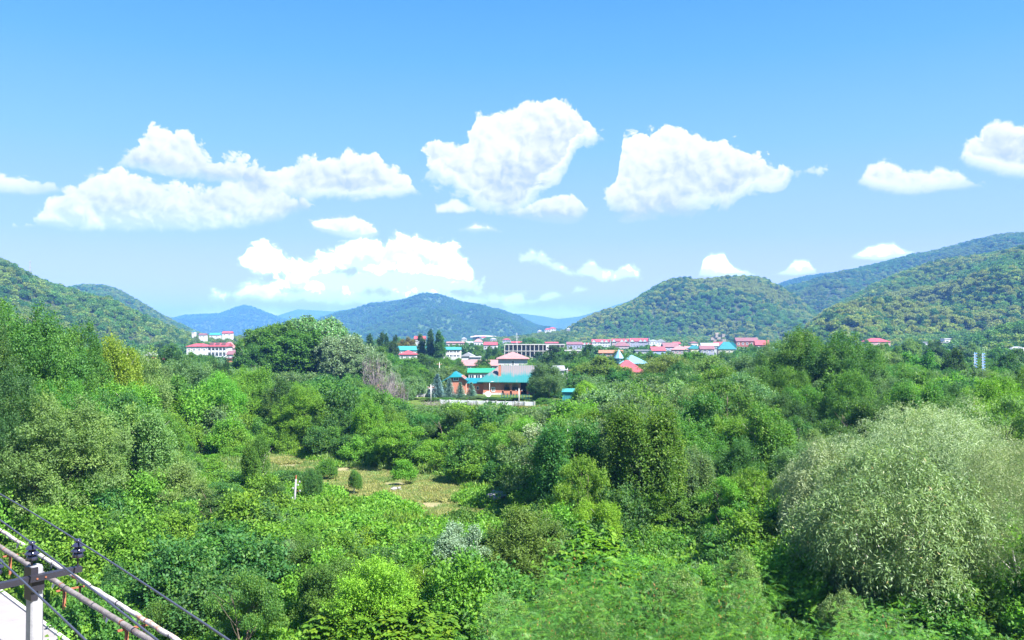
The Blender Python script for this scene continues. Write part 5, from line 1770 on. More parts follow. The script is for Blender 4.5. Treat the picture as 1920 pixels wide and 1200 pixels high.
# trees that stand out one by one: column, top row, distance, width in pixels
KEY = [
    # left edge
    (35, 574, 76, 250, 'big', 'mid', 'tall dense tree at the left edge, reaching above the hill foot', 0),
    (-60, 600, 66, 220, 'big', 'deep', 'dark tree cut by the left edge of the view', 1),
    (135, 610, 86, 170, 'big', 'mid', 'round mid green tree just right of the tallest tree at the left edge', 2),
    (215, 634, 92, 120, 'shoot', 'yellow', 'yellow green upright tree on the left, lit tips against the hill', 0),
    (262, 655, 104, 120, 'near', 'pale', 'pale leafy tree right of the yellow green upright tree', 3),
    (25, 700, 60, 190, 'big', 'deep', 'dark leafy tree below the tall tree at the left edge', 4),
    (120, 715, 66, 180, 'big', 'mid', 'broad tree with shaded hollow under it near the left edge', 0),
    (318, 655, 165, 70, 'broad', 'dark', 'dark round tree below the foot of the left slope', 1),
    (352, 674, 128, 125, 'near', 'grey', 'grey green dome shaped willow below the apartment block', 1),
    (300, 690, 118, 90, 'near', 'grey', 'grey green bushy willow left of the dome shaped one', 2),
    (413, 674, 160, 48, 'broad', 'dark', 'small dark tree between the grey willow and the big poplars', 2),
    (470, 690, 122, 110, 'near', 'bright', 'vivid green tree in front of the left big poplar', 3),
    (410, 700, 112, 110, 'near', 'bright', 'vivid green round tree below the grey willow', 0),
    (230, 720, 84, 150, 'shoot', 'bright', 'light green many-stemmed tree in the left thicket', 1),
    # the big poplars
    (520, 608, 215, 150, 'poplar', 'mid', 'left big old poplar with domed crown against the blue hills', 0),
    (588, 597, 218, 165, 'poplar', 'mid', 'tallest big old poplar, the middle one of the group', 1),
    (553, 622, 211, 165, 'poplar', 'mid', 'big poplar filling the front of the group, bare trunks below', 0),
    (645, 632, 208, 125, 'poplar', 'grey', 'lower grey green poplar on the right side of the big group', 1),
    (692, 660, 204, 90, 'poplar', 'grey', 'silvery poplar at the right end of the big group', 1),
    (482, 645, 206, 90, 'poplar', 'deep', 'lowest poplar at the left end of the big group', 0),
    (735, 700, 188, 50, 'silver', 'silver', 'small silvery tree left of the orange roof', 2),
    # in and around the town
    (693, 627, 335, 18, 'column', 'dark', 'short dark column tree right of the big poplars', 0),
    (714, 624, 340, 15, 'column', 'dark', 'left of two thin dark column trees before the blue hill', 1),
    (724, 627, 342, 11, 'column', 'dark', 'right and thinner of two dark column trees before the blue hill', 0),
    (737, 629, 345, 24, 'broad', 'dark', 'dark round tree beside the two thin column trees', 0),
    (765, 633, 420, 44, 'broad', 'gold', 'golden brown round tree behind the green walled building', 1),
    (791, 627, 372, 17, 'column', 'dark', 'left column poplar in front of the green walled building', 1),
    (807, 619, 368, 16, 'column', 'dark', 'middle column poplar, the tallest, beside the pale blue building', 0),
    (825, 621, 365, 19, 'column', 'deep', 'right column poplar, the widest, beside the pale blue building', 1),
    (705, 650, 285, 75, 'broad', 'mid', 'round tree behind the silvery poplar', 2),
    (735, 664, 262, 46, 'broad', 'mid', 'round tree under the small red hipped roof', 3),
    (768, 672, 258, 60, 'broad', 'mid', 'broad tree in front of the small red roofed house', 4),
    (802, 664, 272, 60, 'broad', 'deep', 'broad deep green tree at the feet of the column poplars', 0),
    (838, 670, 268, 50, 'broad', 'mid', 'round tree below the pale blue building', 1),
    (862, 678, 262, 36, 'broad', 'deep', 'small tree left of the long pink roof', 2),
    (789, 690, 236, 60, 'broad', 'bright', 'light green loose tree left of the tall pale pole', 3),
    (837, 688, 232, 40, 'broad', 'yellow', 'yellow green small tree behind the teal roof of the small brick house', 4),
    (756, 692, 226, 50, 'broad', 'deep', 'deep green tree behind the clipped round bush', 0),
    (907, 672, 292, 36, 'broad', 'deep', 'round dark tree in front of the long pink roof', 1),
    (1025, 680, 186, 72, 'near', 'grey', 'leafy tree hiding the right end of the long brick house', 3),
    (1038, 648, 330, 50, 'pine', 'dark', 'dark pine in front of the right end of the concrete frame', 0),
    (1008, 660, 345, 30, 'pine', 'dark', 'small dark pine right of the tall white house', 1),
    (1072, 664, 300, 42, 'broad', 'dark', 'dark tree below the low unfinished brick building', 3),
    (1102, 646, 300, 46, 'pine', 'dark', 'tall spreading pine left of the light blue roof', 1),
    (1128, 668, 215, 110, 'broad', 'brown', 'wide dark brownish tree in front of the salmon red roof', 4),
    (1165, 690, 196, 60, 'broad', 'deep', 'deep green tree left of the tan wall with small windows', 2),
    (1098, 716, 146, 66, 'shoot', 'yellow', 'pointed yellow green tree right of the turquoise shed', 2),
    (1150, 722, 140, 80, 'near', 'mid', 'leafy tree between the pointed yellow green tree and the salmon roof', 0),
    (890, 648, 480, 44, 'broad', 'mid', 'round tree behind the white shed', 0),
    (930, 652, 460, 26, 'broad', 'dark', 'small dark round tree right of the white shed', 1),
    (852, 645, 520, 26, 'broad', 'mid', 'small tree above the pale blue building', 2),
    (1000, 634, 700, 60, 'broad', 'mid', 'distant wide tree above the concrete frame', 3),
    # right middle distance
    (1248, 666, 172, 120, 'near', 'olive', 'feathery olive green tree right of the salmon red roof', 1),
    (1325, 669, 160, 120, 'near', 'olive', 'feathery olive green tree below the turquoise gable', 2),
    (1385, 668, 150, 110, 'near', 'grey', 'grey green tree left of the high domed tree', 3),
    (1215, 700, 150, 90, 'near', 'deep', 'deep green tree under the tan wall with small windows', 4),
    (1448, 644, 132, 100, 'big', 'grey', 'grey green tree at the left shoulder of the high domed tree', 0),
    (1495, 618, 126, 165, 'big', 'mid', 'high domed tree on the right, its left half', 1),
    (1575, 624, 122, 175, 'big', 'deep', 'high domed tree on the right, its right half', 3),
    (1420, 690, 116, 110, 'near', 'mid', 'leafy tree below the left shoulder of the high domed tree', 2),
    (1630, 665, 128, 90, 'near', 'mid', 'sloping tree at the right shoulder of the high domed tree', 4),
    (1655, 646, 215, 70, 'broad', 'pale', 'pale round tree under the salmon red hipped roof on the right', 0),
    (1706, 635, 330, 46, 'broad', 'pale', 'pale tree rising between the hipped roof and the flat white building', 1),
    (1720, 660, 190, 80, 'broad', 'mid', 'mid green tree left of the dark tree on the right', 2),
    (1785, 655, 185, 50, 'broad', 'dark', 'dark round tree left of the two blue masts', 3),
    (1885, 662, 182, 74, 'broad', 'dark', 'dark tree under the flat white sheds at the right edge', 4),
    (1835, 690, 140, 60, 'broad', 'grey', 'grey green tree just below the two blue masts', 0),
    (1760, 668, 205, 50, 'broad', 'pale', 'pale green tree right under the flat white building', 3),
    (1700, 724, 98, 110, 'near', 'yellow', 'yellow tinged tree between the domed tree and the right edge', 2),
    (1860, 706, 84, 190, 'big', 'bright', 'large leaved bright tree at the right edge above the willow', 1),
    (1935, 696, 88, 160, 'big', 'mid', 'tree cut by the right edge above the willow', 3),
    (1780, 745, 78, 140, 'near', 'deep', 'deep green tree just behind the pale willow', 0),
    # around the clearing
    (1030, 796, 70, 135, 'silver', 'silver', 'silvery young poplar with pale stem right of the clearing', 3),
    (755, 792, 92, 130, 'layer', 'bright', 'bright tree with layered sprays behind the clearing', 0),
    (835, 768, 97, 110, 'layer', 'deep', 'deep green layered tree right of the bright layered one', 1),
    (488, 818, 72, 66, 'shoot', 'mid', 'slender upright tree standing before the left end of the clearing', 3),
    (505, 900, 66, 80, 'near', 'deep', 'bushy tree at the foot of the slender upright tree', 1),
    (640, 800, 104, 110, 'near', 'mid', 'round tree at the back edge of the clearing', 2),
    (1175, 862, 63, 170, 'layer', 'bright', 'bright spreading tree right of the silvery young poplar', 1),
    (1090, 860, 72, 90, 'near', 'deep', 'dark tree between the silvery poplar and the bright spreading tree', 4),
    (1300, 840, 66, 90, 'shoot', 'grey', 'open birch-like tree with bare lower stems right of the middle', 0),
    (1420, 880, 58, 120, 'layer', 'bright', 'bright green spreading tree left of the willow', 0),
    (985, 952, 46, 180, 'near', 'brown', 'brownish olive tree in the lower middle of the view', 2),
    (862, 985, 45, 130, 'silver', 'silver', 'silvery leaved bush tree left of the brownish one', 4),
    (1115, 940, 52, 100, 'shoot', 'yellow', 'yellow green feathery tree right of the brownish one', 1),
    (690, 990, 50, 110, 'shoot', 'yellow', 'yellow green sprouting tree in front of the clearing', 2),
    (570, 1000, 50, 120, 'near', 'mid', 'leafy low tree below the insulator post', 0),
    (420, 930, 58, 130, 'layer', 'deep', 'dark layered tree left of the slender upright one', 0),
    (300, 830, 70, 140, 'near', 'pale', 'pale feathery tree left of the small white marker post', 2),
    (150, 800, 68, 110, 'layer', 'silver', 'pale large leaved tree in the left thicket', 1),
]
NAMES = {'big': 'broadleaf_tree', 'silver': 'poplar_tree', 'near': 'broadleaf_tree', 'broad': 'broadleaf_tree', 'shoot': 'young_tree', 'layer': 'spreading_tree', 'poplar': 'poplar_tree', 'column': 'column_poplar', 'pine': 'pine_tree', 'bush': 'bush', 'bare': 'bare_shrub'}
for px, yt, Y, w, kind, col, lab, var in KEY:
    tree_px(px, yt, Y, w, kind, col, lab, NAMES[kind], 'tree', var)
for px, yt, w, Y, lab in ((820, 702, 36, 205, 'leftmost and widest of the four blue spruces before the brick houses'), (843, 709, 25, 202, 'second blue spruce from the left before the small brick house'),
                          (863, 717, 25, 201, 'third blue spruce from the left before the small brick house'), (884, 717, 25, 201, 'rightmost blue spruce before the brick passage')):
    tree_px(px, yt, Y, w, 'spruce', 'blue', lab, 'blue_spruce', 'tree', int(px) % 2, 'blue spruces in front of the brick houses')
tree_px(763, 708, 218, 32, 'bush', 'grey', 'clipped round grey green bush beside the orange roof', 'bush', 'bush', 0)
tree_px(1045, 700, 205, 18, 'spruce', 'blue', 'narrow spruce under the grey canopy', 'blue_spruce', 'tree', 0)
for i, (px, yt, Y, w, lab) in enumerate(((700, 672, 192, 50, 'grey bare shrub with brown tips in front of the silvery poplar'), (722, 700, 176, 50, 'grey bare shrub left of the low white wall'),
                                         (745, 715, 170, 46, 'grey bare shrub below the orange roof'), (820, 752, 160, 44, 'leafless shrub under the left part of the white wall'),
                                         (870, 757, 156, 46, 'leafless shrub under the middle of the white wall'), (905, 760, 152, 40, 'leafless shrub left of the dark young tree below the wall'),
                                         (935, 762, 154, 46, 'leafless shrub under the right part of the white wall'), (845, 762, 148, 40, 'low leafless shrub between two others below the wall'),
                                         (545, 822, 112, 60, 'reddish grey bare shrub at the far left end of the clearing'), (484, 690, 186, 26, 'purplish bare shrub at the left foot of the poplars'))):
    tree_px(px, yt, Y, w, 'bare', 'brown', lab, 'bare_shrub', 'shrub', i % 2)

for i, px in enumerate((800, 832, 858, 884, 918, 948, 972)):
    tree_px(px, 753 + (i % 3) * 3, 168 - (i % 2) * 6, 30 + (i % 3) * 8, 'bare', 'brown', 'thin grey leafless shrub before the white wall, %s from left' % ['first', 'second', 'third', 'fourth', 'fifth', 'sixth', 'seventh'][i], 'bare_shrub', 'shrub', i % 2)
tree_px(918, 752, 160, 26, 'near', 'deep', 'slim dark young tree standing before the middle of the white wall', 'young_tree', 'tree', 1)

# saplings in the clearing
for px, yb, ht, col, lab in ((612, 905, 1.8, 'mid', 'low dark bush alone in the clearing'), (664, 935, 2.5, 'mid', 'thin dark sapling in the middle of the clearing'), (583, 955, 3.4, 'deep', 'narrow sapling right of the insulator post'),
                             (760, 915, 2.0, 'bright', 'small leafy bush at the right end of the clearing')):
    Y = CAMZ * F / (yb - HOR)
    p = at(px, Y)
    p.z = gz(p.x, p.y)
    plant('shoot' if ht > 2.3 else 'bush', p, ht / (9.5 if ht > 2.3 else 3.2), ht / (9 if ht > 2.3 else 2.8), col, 'sapling' if ht > 2.3 else 'bush', lab, 'sapling' if ht > 2.3 else 'bush')

# ---- the rest of the wooded ground, tree by tree
SIL = [(-400, 575), (0, 580), (100, 605), (200, 655), (280, 690), (345, 684), (450, 690), (500, 700), (640, 712), (720, 742), (780, 764), (1000, 768), (1055, 760), (1085, 730), (1160, 725), (1205, 712), (1250, 672),
       (1350, 676), (1440, 668), (1480, 668), (1600, 674), (1700, 672), (1800, 688), (1920, 680), (2400, 680)]
CLEAR = [(425, 842), (520, 848), (640, 876), (740, 884), (850, 896), (930, 940), (945, 990), (860, 1005), (760, 985), (690, 965), (600, 955), (545, 900), (480, 885)]
CLEARS = [CLEAR, [(1205, 985), (1270, 985), (1300, 1030), (1290, 1070), (1245, 1060), (1215, 1020)], [(1430, 1000), (1520, 1000), (1525, 1025), (1440, 1022)]]
for a, b, row, Y in ((425, 545, 886, 97), (545, 640, 950, 79), (640, 760, 985, 70), (760, 940, 1005, 65), (1205, 1300, 1050, 56), (375, 392, 850, 105)):
    PROTECT.append((a, b, row, Y))


def world_poly(poly):
    return [((px - 960) / F * (CAMZ * F / (py - HOR)), CAMZ * F / (py - HOR)) for px, py in poly]


WCLEAR = [world_poly(p) for p in CLEARS]


def inside(x, y, poly):
    c = False
    for i in range(len(poly)):
        x1, y1 = poly[i]
        x2, y2 = poly[i - 1]
        if (y1 > y) != (y2 > y) and x < (x2 - x1) * (y - y1) / (y2 - y1) + x1:
            c = not c
    return c


def in_clear(x, y):
    return any(inside(x, y, p) for p in WCLEAR)


def near_pipes(x, y, m=2.2):
    # the strip with the road, the pipes and the pole at the lower left
    a, b = Vector((-29.5, 51.0)), Vector((-13.7, 34.5))
    d = (b - a).normalized()
    n = Vector((-d.y, d.x))
    q = Vector((x, y)) - a
    return q.dot(n) < m          # everything on the viewer's side of the pipes


def max_h(x, y, r):
    """tallest a plant may grow here without hiding what the photograph shows behind it"""
    px = 960 + x / y * F
    w = r / y * F * 0.9
    row = max(np.interp(px + d, [p[0] for p in SIL], [p[1] for p in SIL]) for d in (-w * 0.6, 0, w * 0.6))
    for a, b, rr, YY in PROTECT:
        if y < YY and px + w > a and px - w < b:
            row = max(row, rr + 1)
    return CAMZ - (row - HOR) / F * y


AUTO = []
y = 36.0
while y < 205:
    step = 4.6 if y < 60 else (6.2 if y < 100 else 8.4)
    half = 0.578 * y + 7
    x = -half + TG.uniform(0, step)
    while x < half:
        xx, yy = x + TG.uniform(-.35, .35) * step, y + TG.uniform(-.35, .35) * step
        x += step
        px = 960 + xx / yy * F
        if near_pipes(xx, yy) or in_clear(xx, yy):
            continue
        if any((xx - a) ** 2 + (yy - b) ** 2 < (r * 0.62) ** 2 for a, b, r in PLACED):
            continue
        z0 = gz(xx, yy)
        n = mnoise.noise((xx / 22, yy / 22, 9.0))
        n2 = mnoise.noise((xx / 14, yy / 14, 4.0))
        left = px < 430
        if yy < 58:
            h = TG.uniform(1.6, 3.4) if left else TG.uniform(2.6, 5.0)
        elif yy < 100:
            h = TG.uniform(6.5, 9.5) if left else TG.uniform(5.0, 8.8)
            if 430 <= px < 950:
                h = TG.uniform(3.5, 6.0)
        else:
            h = TG.uniform(8.0, 12.5)
        h *= 1 + 0.3 * n
        r = h * TG.uniform(0.34, 0.5)
        hm = max_h(xx, yy, r) * 0.93 - z0
        if any(in_clear(xx + r * .9 * math.cos(q), yy + r * .9 * math.sin(q)) for q in (0, 1.57, 3.14, 4.71)):
            if h > 2.2:
                continue
        if h > hm:
            if hm < 1.6:
                continue
            h = hm * TG.uniform(0.86, 1.0)
            r = min(r, max(1.6, h * 0.6))
        if yy < 60:
            r = min(r, 2.0)
        if 420 < px < 960 and yy > 100:
            pool = ['mid', 'bright', 'mid', 'deep', 'deep']
        elif px > 1180:
            pool = ['grey', 'mid', 'deep', 'bright', 'mid', 'deep', 'pale'] if yy > 62 else ['mid', 'bright', 'grey', 'pale', 'mid']
        elif left:
            pool = ['mid', 'bright', 'mid', 'deep', 'yellow', 'bright', 'pale']
        else:
            pool = ['bright', 'mid', 'yellow', 'pale', 'mid', 'bright', 'grey', 'deep']
        col = pool[int(np.clip((n2 + 0.5) * len(pool) + TG.normal() * 1.1, 0, len(pool) - 1))]
        kind = 'bush' if h < 2.6 else TG.choice(['near', 'near', 'shoot', 'shoot', 'layer'] if yy < 110 else ['near', 'near', 'broad', 'shoot'])
        kind = str(kind)
        if kind == 'shoot':
            r = min(r, h * 0.33)
        if kind == 'near' and r > 3.6:
            kind = 'big'
        AUTO.append((xx, yy, z0, h, r, col, kind, px))
    y += step * 0.92


def region(px, Y):
    if Y < 58:
        return ('in the thicket above the pipes' if px < 430 else 'in front of the clearing' if px < 960 else 'in the scrub behind the locust trees' if px < 1480 else 'around the foot of the willow')
    if Y < 100:
        return ('in the thicket left of the clearing' if px < 430 else 'at the edge of the clearing' if px < 960 else 'in the thicket right of the clearing' if px < 1480 else 'behind the willow')
    if Y < 150:
        return ('in the wood below the apartments' if px < 480 else 'in the wood behind the clearing' if px < 960 else 'in the wood below the salmon roof' if px < 1420 else 'in the wood below the domed tree')
    return ('in the far wood left of the poplars' if px < 480 else 'in the far wood below the poplars' if px < 760 else 'in the scrub near the white wall' if px < 1080 else 'in the far wood right of town')


ORD = ['first', 'second', 'third', 'fourth', 'fifth', 'sixth', 'seventh', 'eighth', 'ninth', 'tenth', 'eleventh', 'twelfth', 'thirteenth', 'fourteenth', 'fifteenth', 'sixteenth', 'seventeenth', 'eighteenth', 'nineteenth', 'twentieth']
buckets = {}
for t_ in AUTO:
    buckets.setdefault((t_[5], t_[6], region(t_[7], t_[1])), []).append(t_)
NOUN = {'near': 'bushy tree', 'big': 'large tree', 'broad': 'round tree', 'shoot': 'many-stemmed tree', 'layer': 'layered tree', 'bush': 'bush'}
for (col, kind, reg), lst in buckets.items():
    lst.sort(key=lambda q: q[7])
    for i, (xx, yy, z0, h, r, _c, _k, px) in enumerate(lst):
        H0, R0 = PROTO[kind][0][2:]
        if len(lst) == 1:
            lab = '%s %s %s' % (WORDS[col], NOUN[kind], reg)
        else:
            lab = '%s %s %s, %s from left' % (WORDS[col], NOUN[kind], reg, ORD[min(i, 19)])
        plant(kind, (xx, yy, z0 - 0.1), r / R0, h / H0, col, NAMES[kind], lab, 'bush' if kind == 'bush' else 'tree', 'trees ' + reg if kind != 'bush' else 'bushes ' + reg)

# ---- town trees, one by one
TT = []
for i in range(900):
    yy = 215 + 640 * TG.random() ** 1.3
    px = TG.uniform(240, 1960)
    xx = (px - 960) / F * yy
    sp = 8 + yy * 0.022
    if any((xx - a) ** 2 + (yy - b) ** 2 < sp * sp for a, b, *_ in TT):
        continue
    if any(a - 2 < px < b + 2 and YY - 2 < yy < YY + 16 for a, b, rr, YY in PROTECT):
        continue
    h = TG.uniform(6, 12)
    r = h * TG.uniform(0.35, 0.48)
    w = r / yy * F
    row = 636.0 if px < 1500 else 640
    if yy < 260:
        row = max(row, float(np.interp(px, [p[0] for p in SIL], [p[1] for p in SIL])) - 6)
    for a, b, rr, YY in PROTECT:
        if yy < YY and px + w * 0.9 > a and px - w * 0.9 < b:
            row = max(row, rr - 1.0)
    hm = CAMZ - (row - HOR) / F * yy
    if h > hm:
        if hm < 2.5:
            continue
        h = hm
        r = min(r, h * 0.6)
    TT.append((xx, yy, h, r, px, ['mid', 'deep', 'dark', 'mid', 'grey'][int(TG.integers(0, 5))]))
    if len(TT) > 230:
        break
tb = {}
for q in TT:
    reg = ('left of the big poplars' if q[4] < 480 else 'behind the big poplars' if q[4] < 700 else 'around the poplar columns' if q[4] < 870 else 'near the concrete frame' if q[4] < 1070 else 'among the red roofs' if q[4] < 1400 else 'below the right hillside')
    dist = 'near' if q[1] < 330 else 'middle' if q[1] < 520 else 'far'
    tb.setdefault((q[5], reg, dist), []).append(q)
for (col, reg, dist), lst in tb.items():
    lst.sort(key=lambda q: q[4])
    for i, q in enumerate(lst):
        lab = '%s town tree, %s row %s' % (WORDS[col], dist, reg) + ('' if len(lst) == 1 else ', %s from left' % ORD[min(i, 19)])
        plant('broad', (q[0], q[1], -0.1), q[3] / 4.4, q[2] / 10, col, 'town_tree', lab, 'tree', 'trees among the houses of the town')

# ---- what nobody could count
gp = seeded(5)


def scatter_stuff(name, label, kind, cols, n, ymin, ymax, smin, smax, test, hfun=None, squash=1.0, tilt=0.05, xw=0.60):
    coll = lib_collection(kind, [GREENS[c] for c in cols], name)
    P, S, I = [], [], []
    tries = 0
    k = len(PROTO[kind])
    while len(P) < n:
        yy = math.sqrt(gp.uniform(ymin ** 2, ymax ** 2))
        xx = gp.uniform(-xw * yy - 4, xw * yy + 4)
        tries += 1
        if tries > 250000:
            break
        if not test(xx, yy):
            continue
        s = gp.uniform(smin, smax)
        if hfun is not None:
            hm = hfun(xx, yy, PROTO[kind][0][3] * s)
            if hm < 0.35:
                continue
            sz = min(s, hm / PROTO[kind][0][2])
        else:
            sz = s
        P.append((xx, yy, gz(xx, yy) - 0.05))
        S.append((s, s * gp.uniform(.85, 1.15), sz * squash * gp.uniform(.8, 1.15)))
        nn = mnoise.noise((xx / 11, yy / 11, 3.3))
        I.append(int(np.clip((nn + 0.5) * k + gp.normal() * 0.8, 0, k - 1)))
    return scatter(name, label, P, S, rots(len(P), gp, tilt), coll, I)


free = lambda x, y: not near_pipes(x, y, 1.7) and not in_clear(x, y)
scatter_stuff('creeper_cover', 'leafy creepers covering the ground of the near thicket', 'creeper', ['mid', 'bright', 'bright'], 900, 33, 75, 0.7, 1.25, lambda x, y: free(x, y), squash=1.2)
scatter_stuff('undergrowth', 'dense bushes filling the gaps between the trees', 'bush', ['mid', 'bright', 'deep', 'bright'], 900, 40, 110, 0.6, 1.3, free, lambda x, y, r: max_h(x, y, r))
scatter_stuff('far_undergrowth', 'dense bushes between the farther trees', 'bush', ['deep', 'mid', 'bright', 'grey'], 1500, 105, 212, 1.0, 2.2, free, lambda x, y, r: max_h(x, y, r))
def prot_h(x, y, r):
    px, w = 960 + x / y * F, r / y * F
    row = 640.0
    for a, b, rr, YY in PROTECT:
        if y < YY and px + w > a and px - w < b:
            row = max(row, rr + 1)
        if y >= YY - 1.5 and y < YY + 14 and px + w * .5 > a and px - w * .5 < b:
            return 0.0
    return CAMZ - (row - HOR) / F * y


scatter_stuff('garden_bushes', 'bushes and hedges between the town houses', 'bush', ['deep', 'mid', 'grey', 'mid'], 1500, 178, 340, 0.8, 2.0, lambda x, y: True, prot_h)
scatter_stuff('wall_scrub', 'dry scrub growing along the low white wall', 'weed', ['straw', 'gold', 'olive'], 420, 150, 176, 1.2, 2.4, lambda x, y: -22 < x < 6, lambda x, y, r: max_h(x, y, r) + 0.5)
scatter_stuff('weeds', 'tall dry and green weeds of the clearing', 'weed', ['straw', 'pale', 'straw'], 4200, 50, 125, 0.35, 0.8, lambda x, y: in_clear(x, y) and mnoise.noise((x / 7, y / 7, 1)) > -0.18, squash=0.75)
def near_edge(x, y):
    return not in_clear(x, y) and any(in_clear(x + dx, y + dy) for dx, dy in ((3.5, 0), (-3.5, 0), (0, 5), (0, -5)))


scatter_stuff('edge_weeds', 'tall green weeds round the edge of the clearing', 'weed', ['yellow', 'bright', 'pale'], 900, 50, 125, 0.7, 1.4, near_edge, squash=1.1)
scatter_stuff('bank_weeds', 'low weeds along the pipes and the road', 'weed', ['mid', 'bright', 'mid'], 500, 30, 56, 0.35, 0.7, lambda x, y: -34 < x < -8 and near_pipes(x, y, 2.6) and not near_pipes(x, y, -0.6), squash=0.8)
# tree mass between the last houses and the hills
coll = lib_collection('hill', [GREENS[c] for c in ('deep', 'mid', 'dark', 'mid', 'grey')], 'valley_crowns')
P, S, I = [], [], []
while len(P) < 5200:
    yy = math.sqrt(gp.uniform(330 ** 2, 1700 ** 2))
    px = gp.uniform(-40, 1980)
    xx = (px - 960) / F * yy
    s = gp.uniform(0.6, 1.15)
    w = 4.5 * s / yy * F
    row = 640.5
    for a, b, rr, YY in PROTECT:
        if yy < YY and px + w > a and px - w < b:
            row = max(row, rr)
    if any(a - 3 < px < b + 3 and YY - 3 < yy < YY + 16 for a, b, rr, YY in PROTECT):
        continue
    hm = CAMZ - (row - HOR) / F * yy
    if hm < 2:
        continue
    P.append((xx, yy, -0.5))
    S.append((s, s, min(s, hm / 8.5)))
    I.append(int(gp.integers(0, 5)))
scatter('valley_wood', 'mass of trees between the town and the foot of the hills', P, S, rots(len(P), gp, 0.05), coll, I)

# ------------------------------------------------------------------ willow, locust and big-leaved tree in front
def big_tree(name, crown, loc, sc, color, label, trunk):
    root = empty(name, loc, TG.uniform(0, 6), label, 'tree', None, sc)
    c = link(bpy.data.objects.new('crown', crown), root)
    c.color = (*GREENS[color], 1)
    link(bpy.data.objects.new('trunk', trunk), root)
    return root


GREENS['willow_back'] = (0.23, 0.31, 0.155)
GREENS['willow_front'] = (0.130, 0.240, 0.080)
GREENS['willow_olive'] = (0.20, 0.27, 0.11)
wb = willow_mesh(301, 6.0, 10.2, 7200, 13, 0.12, 0.03, 0.45)
wf = willow_mesh(302, 4.3, 7.6, 4600, 13, 0.19, 0.045, 0.8)
wt = trunk_mesh('trunk', seeded(303), 5.6, 1.5, 0.26, 2.2, 10, M['bark_pale'], multi=3)
big_tree('willow_tree', wb, at(1735, 49), 1.0, 'willow_back', 'huge pale silvery willow with rounded top filling the right side', wt)
big_tree('willow_tree', wf, at(1665, 41.5), (1.12, 1.12, 1.1), 'willow_front', 'greener narrow-leaved willow in front of the huge pale one', wt)
big_tree('willow_tree', wb, at(1935, 41), (0.72, 0.72, 0.92), 'willow_olive', 'olive tinged willow cut by the right edge', wt)
big_tree('willow_tree', wf, at(1560, 50), (0.8, 0.8, 1.0), 'willow_back', 'low silvery willow at the left foot of the huge pale one', wt)

GREENS['locust'] = (0.045, 0.165, 0.022)
lc, lp = locust_mesh(401, 4.6, 9.2, 11500)
lt = trunk_mesh('trunk', seeded(402), 8.2, 2.5, 0.16, 3.6, 12, M['bark_pale'], multi=2)


def pods(seed, pts, n):
    g = seeded(seed)
    sel = pts[g.choice(len(pts), n)]
    P = sel + g.normal(size=(n, 3)) * 0.08
    D = unit(np.array([0, 0, -1.0]) + g.normal(size=(n, 3)) * 0.35)
    v = leaf_quads(P, D, unit(g.normal(size=(n, 3))), g.uniform(0.08, 0.16, n), 0.022, g.random(n))
    return np_mesh('seed_pods', v[0], v[1], M['pod'], {'tone': v[2]})


pd = pods(5, lp, 1500)
for k, (px, Y, s, sz, lab) in enumerate(((1090, 24.0, 0.85, 0.71, 'feathery locust tree rising from the bottom edge, left of the middle one'),
                                         (1370, 20.5, 0.82, 0.77, 'feathery locust tree with brown seed pods at the bottom, the middle one'),
                                         (1650, 21.5, 0.8, 0.66, 'feathery locust tree at the bottom edge before the greener willow'),
                                         (1880, 19.0, 0.75, 0.62, 'low feathery locust tree in the bottom right corner'))):
    r = big_tree('locust_tree', lc, at(px, Y), (s, s, sz), 'locust', lab, lt)
    link(bpy.data.objects.new('seed_pods', pd), r)['kind'] = 'stuff'


def bigleaf_mesh(seed, Rw, H, n):
    """rosettes of large drooping heart-shaped leaves"""
    g = seeded(seed)
    lb = round_lobes(g, Rw, H, 0.6, 20, (0.16, 0.36), 0.8, rough=0.25, shoots=8)
    p, o, li = twigs_on_lobes(g, lb, n, -0.2, 0.85)
    V, Fc, T, b = [], [], [], 0
    N = len(p)
    a = g.uniform(0, 6.283, (N, 5)) * 0 + (np.arange(5) * 1.2566)[None, :] + g.uniform(0, 6.28, (N, 1))
    D = unit(np.stack([np.cos(a), np.sin(a), -0.35 + 0 * a], -1) + o[:, None, :] * 0.5 + g.normal(size=(N, 5, 3)) * 0.12).reshape(-1, 3)
    P = np.repeat(p, 5, 0) + D * 0.05
    Nn = unit(np.array([0, 0, 1.0]) + g.normal(size=P.shape) * 0.25)
    S = unit(np.cross(D, Nn))
    L = g.uniform(0.17, 0.32, len(P))[:, None]
    up = unit(np.cross(S, D))
    pts = [P, P + D * L * .12 + S * L * .36 + up * L * .06, P + D * L * .55 + S * L * .33 + up * L * .04, P + D * L - up * L * .12, P + D * L * .55 - S * L * .33 + up * L * .04, P + D * L * .12 - S * L * .36 + up * L * .06]
    V = np.stack(pts, 1).reshape(-1, 3)
    q = np.arange(len(P)) * 6
    Fc = np.concatenate([np.stack([q, q + 1, q + 2, q + 3], 1), np.stack([q, q + 3, q + 4, q + 5], 1)])
    return np_mesh('crown', V, Fc, M['leaf_fresh'], {'tone': np.repeat(np.clip(np.repeat(g.random(N), 5) + g.normal(size=len(P)) * .1, 0, 1), 6)})


GREENS['catalpa'] = (0.10, 0.24, 0.022)
bl = bigleaf_mesh(501, 1.9, 3.6, 850)
bt = trunk_mesh('trunk', seeded(502), 3.4, 0.6, 0.07, 1.4, 6, M['bark_pale'], multi=2)
for px, yt, Y, s, lab in ((672, 1122, 36, 1.0, 'bright tree with very large leaves at the bottom, the left one'), (775, 1136, 35, 0.95, 'bright tree with very large leaves at the bottom, the right one'),
                          (1110, 1000, 41, 1.0, 'large leaved light green tree beside the yellow green feathery one')):
    p = at(px, Y)
    big_tree('large_leaved_tree', bl, p, (s, s, zat(yt, Y) / 3.7), 'catalpa', lab, bt)

